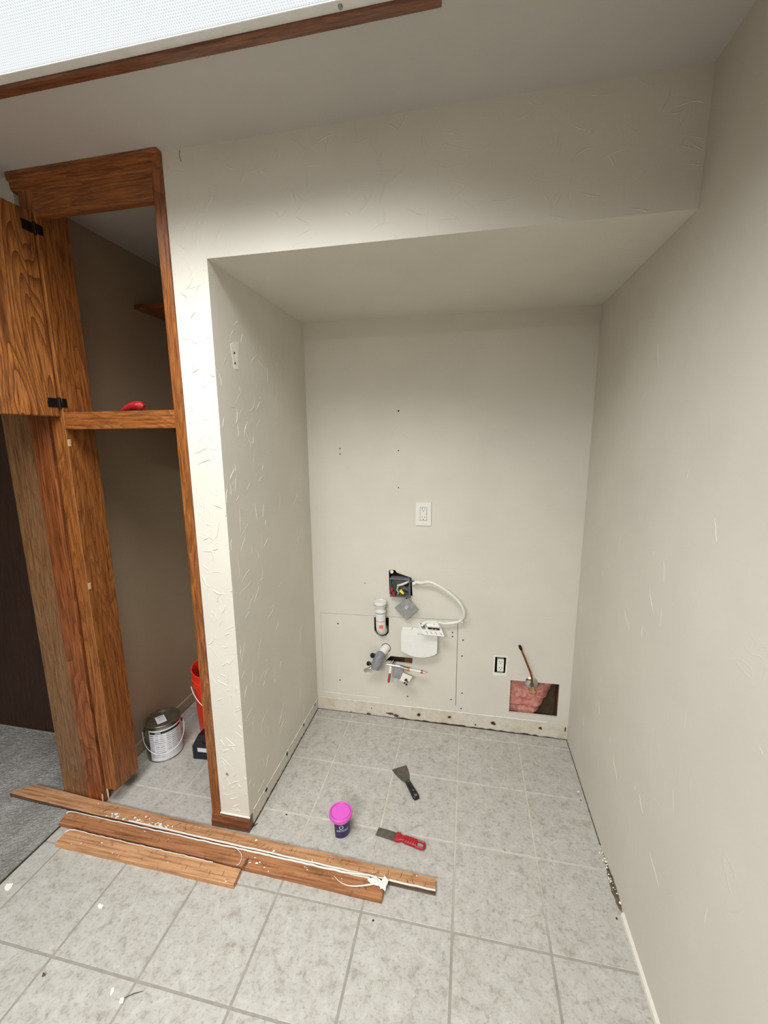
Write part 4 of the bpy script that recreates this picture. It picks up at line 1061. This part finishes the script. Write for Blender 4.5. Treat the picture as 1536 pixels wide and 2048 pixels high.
obj('hanging_loop', tube(spline(lp, 4), 0.0048, 8), 'red_plastic', hd, True)
for k in range(5):
    s = 0.60 + 0.052 * k
    obj('grip_rib', tube([K2(s, 0.0125, 0.0165), K2(s + 0.008, 0.0, 0.0186), K2(s, -0.0125, 0.0165)], 0.0022, 6), 'red_plastic', hd, True)

# paint can
pc = Vector((-0.648, 0.318, 0)); RC = 0.0815
can = thing('paint_can', 'gallon metal paint can with printed white label in the closet', 'paint can', pc)
obj('can_body', lathe([(0, 0.003), (RC - 0.004, 0.003), (RC, 0.0), (RC + 0.0015, 0.002), (RC, 0.005), (RC, 0.176), (RC + 0.002, 0.180), (RC + 0.001, 0.186), (RC - 0.006, 0.186), (RC - 0.009, 0.178)], pc, 56), 'tin', can, True)
ld = obj('lid', lathe([(RC - 0.006, 0.185), (RC - 0.009, 0.1885), (RC - 0.013, 0.187), (RC - 0.015, 0.180), (0, 0.180)], pc, 56), 'tin_lid', can, True)
va = math.atan2(CAMC.y - pc.y, CAMC.x - pc.x)
def arc_band(c, R_, a0, a1, z0, z1, n=40):
    bm = bmesh.new(); pv = None
    for i in range(n + 1):
        a_ = a0 + (a1 - a0) * i / n
        q = [bm.verts.new((c.x + R_ * math.cos(a_), c.y + R_ * math.sin(a_), z)) for z in (z0, z1)]
        if pv: bm.faces.new((pv[0], q[0], q[1], pv[1]))
        pv = q
    return bm
A0 = va - math.radians(52); A1 = va + math.radians(72)
cl = obj('label_wrap', arc_band(pc, RC + 0.0008, A0, A1, 0.008, 0.174), 'label', can, True)
obj('label_edge', arc_band(pc, RC + 0.0012, A0 - 0.03, A0, 0.008, 0.174, 3), 'print_black', cl)
obj('black_bar', arc_band(pc, RC + 0.0014, A0 + 0.08, A1 - 0.2, 0.154, 0.166), 'print_black', cl)
obj('bar_print', arc_band(pc, RC + 0.0018, A0 + 0.42, A0 + 0.72, 0.158, 0.162, 12), 'print_white', cl)
bm = bmesh.new(); q = random.Random(8)
for k in range(12):
    z = 0.144 - k * 0.0105
    for (f0, f1) in ((0.10, 0.92), (1.02, 1.85)):
        if k > 8 and f0 > 1: continue
        for seg in range(3):
            s0 = A0 + f0 + (f1 - f0) * seg / 3; s1 = s0 + (f1 - f0) / 3 * q.uniform(0.7, 0.98)
            b2 = arc_band(pc, RC + 0.0012, s0, s1, z, z + q.uniform(0.0016, 0.0036), 5); bm = merge(bm, b2)
o = obj('small_print', bm, 'print_grey', cl); o['kind'] = 'stuff'
# sticker on the lid
ux = Vector((math.cos(va + 1.75), math.sin(va + 1.75), 0)); uy = Vector((-ux.y, ux.x, 0)); zl = 0.1812
st_ = obj('lid_sticker', obox(pc + Vector((0, 0, zl)) - ux * 0.008, ux, uy, Vector((0, 0, 1)), (0.042, 0.062, 0.0008)), 'label', ld)
for k in range(5):
    obj('print_line', obox(pc + Vector((0, 0, zl + 0.0006)) - ux * (0.008 - 0.002) + uy * (0.022 - 0.010 * k), ux, uy, Vector((0, 0, 1)), (0.030 - 0.004 * (k % 2), 0.003 if k else 0.006, 0.0004)), 'print_grey', st_)
for s in (1, -1):
    e = pc + Vector((math.cos(va + s * 1.62) * (RC + 0.001), math.sin(va + s * 1.62) * (RC + 0.001), 0.142))
    obj('bail_ear', lathe([(0, 0.008), (0.006, 0.0075), (0.011, 0.002), (0.012, 0)], e, 16, axis=(math.cos(va + s * 1.62), math.sin(va + s * 1.62), 0)), 'tin', can, True)
bp = []
for i in range(25):
    a_ = -1.62 + 3.24 * i / 24
    R_ = RC + 0.010 + 0.006 * math.cos(a_)
    bp.append(pc + Vector((math.cos(va + a_) * R_, math.sin(va + a_) * R_, 0.142 - 0.088 * math.cos(a_ * 0.97) ** 0.8 if abs(a_) < 1.6 else 0.142)))
obj('bail_handle', tube(bp, 0.0015, 8), 'white_metal', can, True)

# orange bucket
bc = Vector((-0.456, 0.556, 0))
bk = thing('bucket', 'orange red plastic bucket half hidden behind the oak stile', 'bucket', bc)
obj('bucket_body', lathe([(0, 0.004), (0.126, 0.004), (0.130, 0.0), (0.133, 0.006), (0.1445, 0.285), (0.150, 0.288), (0.1505, 0.322), (0.1465, 0.325), (0.1475, 0.362), (0.152, 0.364), (0.152, 0.369), (0.146, 0.370), (0.1435, 0.365), (0.129, 0.012), (0, 0.010)], bc, 64), 'bucket', bk, True)
obj('inside', lathe([(0.1432, 0.355), (0.1286, 0.014), (0, 0.012)], bc, 56), 'bucket_in', bk, True)
bp = []
va = math.atan2(CAMC.y - bc.y, CAMC.x - bc.x) + 0.15
for i in range(25):
    a_ = -1.5 + 3.0 * i / 24
    bp.append(bc + Vector((math.cos(va + a_) * 0.158, math.sin(va + a_) * 0.158, 0.300 - 0.125 * math.cos(a_))))
obj('bail_handle', tube(bp, 0.0022, 8), 'white_metal', bk, True)

# black tool box on the closet floor
b0 = G(386, 1518); bxw, bxd, bxh = 0.125, 0.095, 0.100
bb = thing('black_case', 'small black plastic case with a white sticker on the closet floor', 'case', (b0.x + bxw / 2, b0.y + bxd / 2, 0))
pr_ = [(b0.x, b0.y, 0), (b0.x, b0.y, 0.072), (b0.x + 0.002, b0.y + 0.050, bxh), (b0.x + 0.002, b0.y + bxd, bxh), (b0.x, b0.y + bxd, 0)]
obj('case_body', prism([Vector(p) for p in pr_], (bxw, 0.012, 0), 0.003), 'navy', bb)
obj('sticker', prism([(b0.x + 0.030, b0.y + 0.0015, 0.046), (b0.x + 0.078, b0.y + 0.006, 0.044), (b0.x + 0.078, b0.y + 0.006, 0.066), (b0.x + 0.030, b0.y + 0.0015, 0.067)], (0, -0.0008, 0)), 'label', bb)
obj('latch', obox((b0.x + 0.055, b0.y + 0.020, 0.085), Vector((1, 0, 0)), Vector((0, 0.87, 0.49)), Vector((0, -0.49, 0.87)), (0.02, 0.012, 0.006), 0.002), 'black', bb)
# wooden toe cleat along the closet wall
tag(obj('baseboard_closet', box((-0.769, 0.13, 0.004), (-0.757, D - 0.004, 0.062), 0.002), 'closet_wall_shade'), 'low beige base strip along the closet wall', 'baseboard', kind='structure')

# red tool on the compartment floor
rt = thing('red_tool', 'small red plastic tool lying in the upper cabinet compartment', 'tool', (-0.378, 0.055, 1.662))
pts = [(-0.428, 0.055, 1.673), (-0.410, 0.055, 1.680), (-0.385, 0.055, 1.688), (-0.362, 0.055, 1.690), (-0.345, 0.055, 1.687), (-0.334, 0.055, 1.683)]
obj('tool_body', tube(pts, [0.006, 0.010, 0.014, 0.016, 0.017, 0.008], 16), 'red_plastic', rt, True)
obj('button', lathe([(0, 0.004), (0.006, 0.003), (0.007, 0)], (-0.350, 0.042, 1.692), 14, axis=(0, -0.8, 0.6)), 'red_lever', rt, True)
obj('foot', box((-0.412, 0.046, 1.662), (-0.350, 0.064, 1.682), 0.002), 'black', rt)

# ---- crumbs and scraps
def chip(u, v, sz, seed, mat, name, label, cat, flat=0.3):
    p = G(u, v, 0); o = obj(name, blob((p.x, p.y, sz * flat * 0.75), sz, seed, 0.9, 1, (1, 0.7, flat)), mat, None, origin=(p.x, p.y, 0)); tag(o, label, cat); return o
def flake(pix, label):
    pts = [G(u, v, 0.0006) for u, v in pix]
    o = obj('plaster_flake', prism(pts, (0, 0, 0.0018)), 'plaster', None, origin=tuple(pts[0]))
    tag(o, label, 'flake')
flake([(9, 1775), (13, 1768), (27, 1767), (24, 1774), (17, 1782), (10, 1781)], 'angular white plaster flake near the carpet edge')
flake([(220, 1990), (223, 1977), (229, 1975), (228, 1984), (222, 1993)], 'slim white plaster flake lying alone on a tile')
flake([(238, 2005), (241, 1997), (249, 1995), (246, 2007), (239, 2008)], 'white plaster flake at the root of a thin dark sliver')
flake([(195, 1812), (199, 1807), (207, 1810), (204, 1818), (197, 1817)], 'small pale crumb flake in the middle of a tile')
tag(obj('wood_sliver', tube([G(248, 1996, 0.002), G(268, 1987, 0.003), G(287, 1982, 0.002)], [0.0008, 0.0010, 0.0004], 6), 'dirt_shadow', None, origin=tuple(G(268, 1987))), 'thin dark splinter pointing away from a white flake', 'splinter')
chip(88, 1951, 0.0062, 4, 'rust', 'brown_pebble', 'small round brown pebble near a grout crossing', 'pebble', 0.8)
chip(746, 1842, 0.004, 5, 'dirt_shadow', 'dark_crumb', 'tiny dark crumb on the tile below the planks', 'crumb', 0.5)
chip(573, 1630, 0.004, 6, 'dirt_shadow', 'dark_crumb', 'tiny dark crumb between partition foot and spackle tub', 'crumb', 0.6)
chip(1156, 1584, 0.006, 7, 'plaster', 'plaster_crumb', 'white plaster crumb at the foot of the right wall', 'crumb', 0.6)
chip(1162, 1601, 0.004, 8, 'dirt_shadow', 'dark_crumb', 'dark crumb beside the white crumb by the right wall', 'crumb', 0.5)
chip(1233, 1838, 0.0045, 9, 'dirt_shadow', 'dark_crumb', 'dark crumb just past the broken plaster hollow', 'crumb', 0.6)
p = G(510, 1648)
tag(obj('wood_sliver', tube([G(503, 1656, 0.003), G(508, 1651, 0.006), G(516, 1646, 0.003)], [0.0012, 0.0022, 0.0008], 6), 'dirt_shadow', None, origin=tuple(p)), 'short dark splinter at the corner of the partition foot', 'splinter')
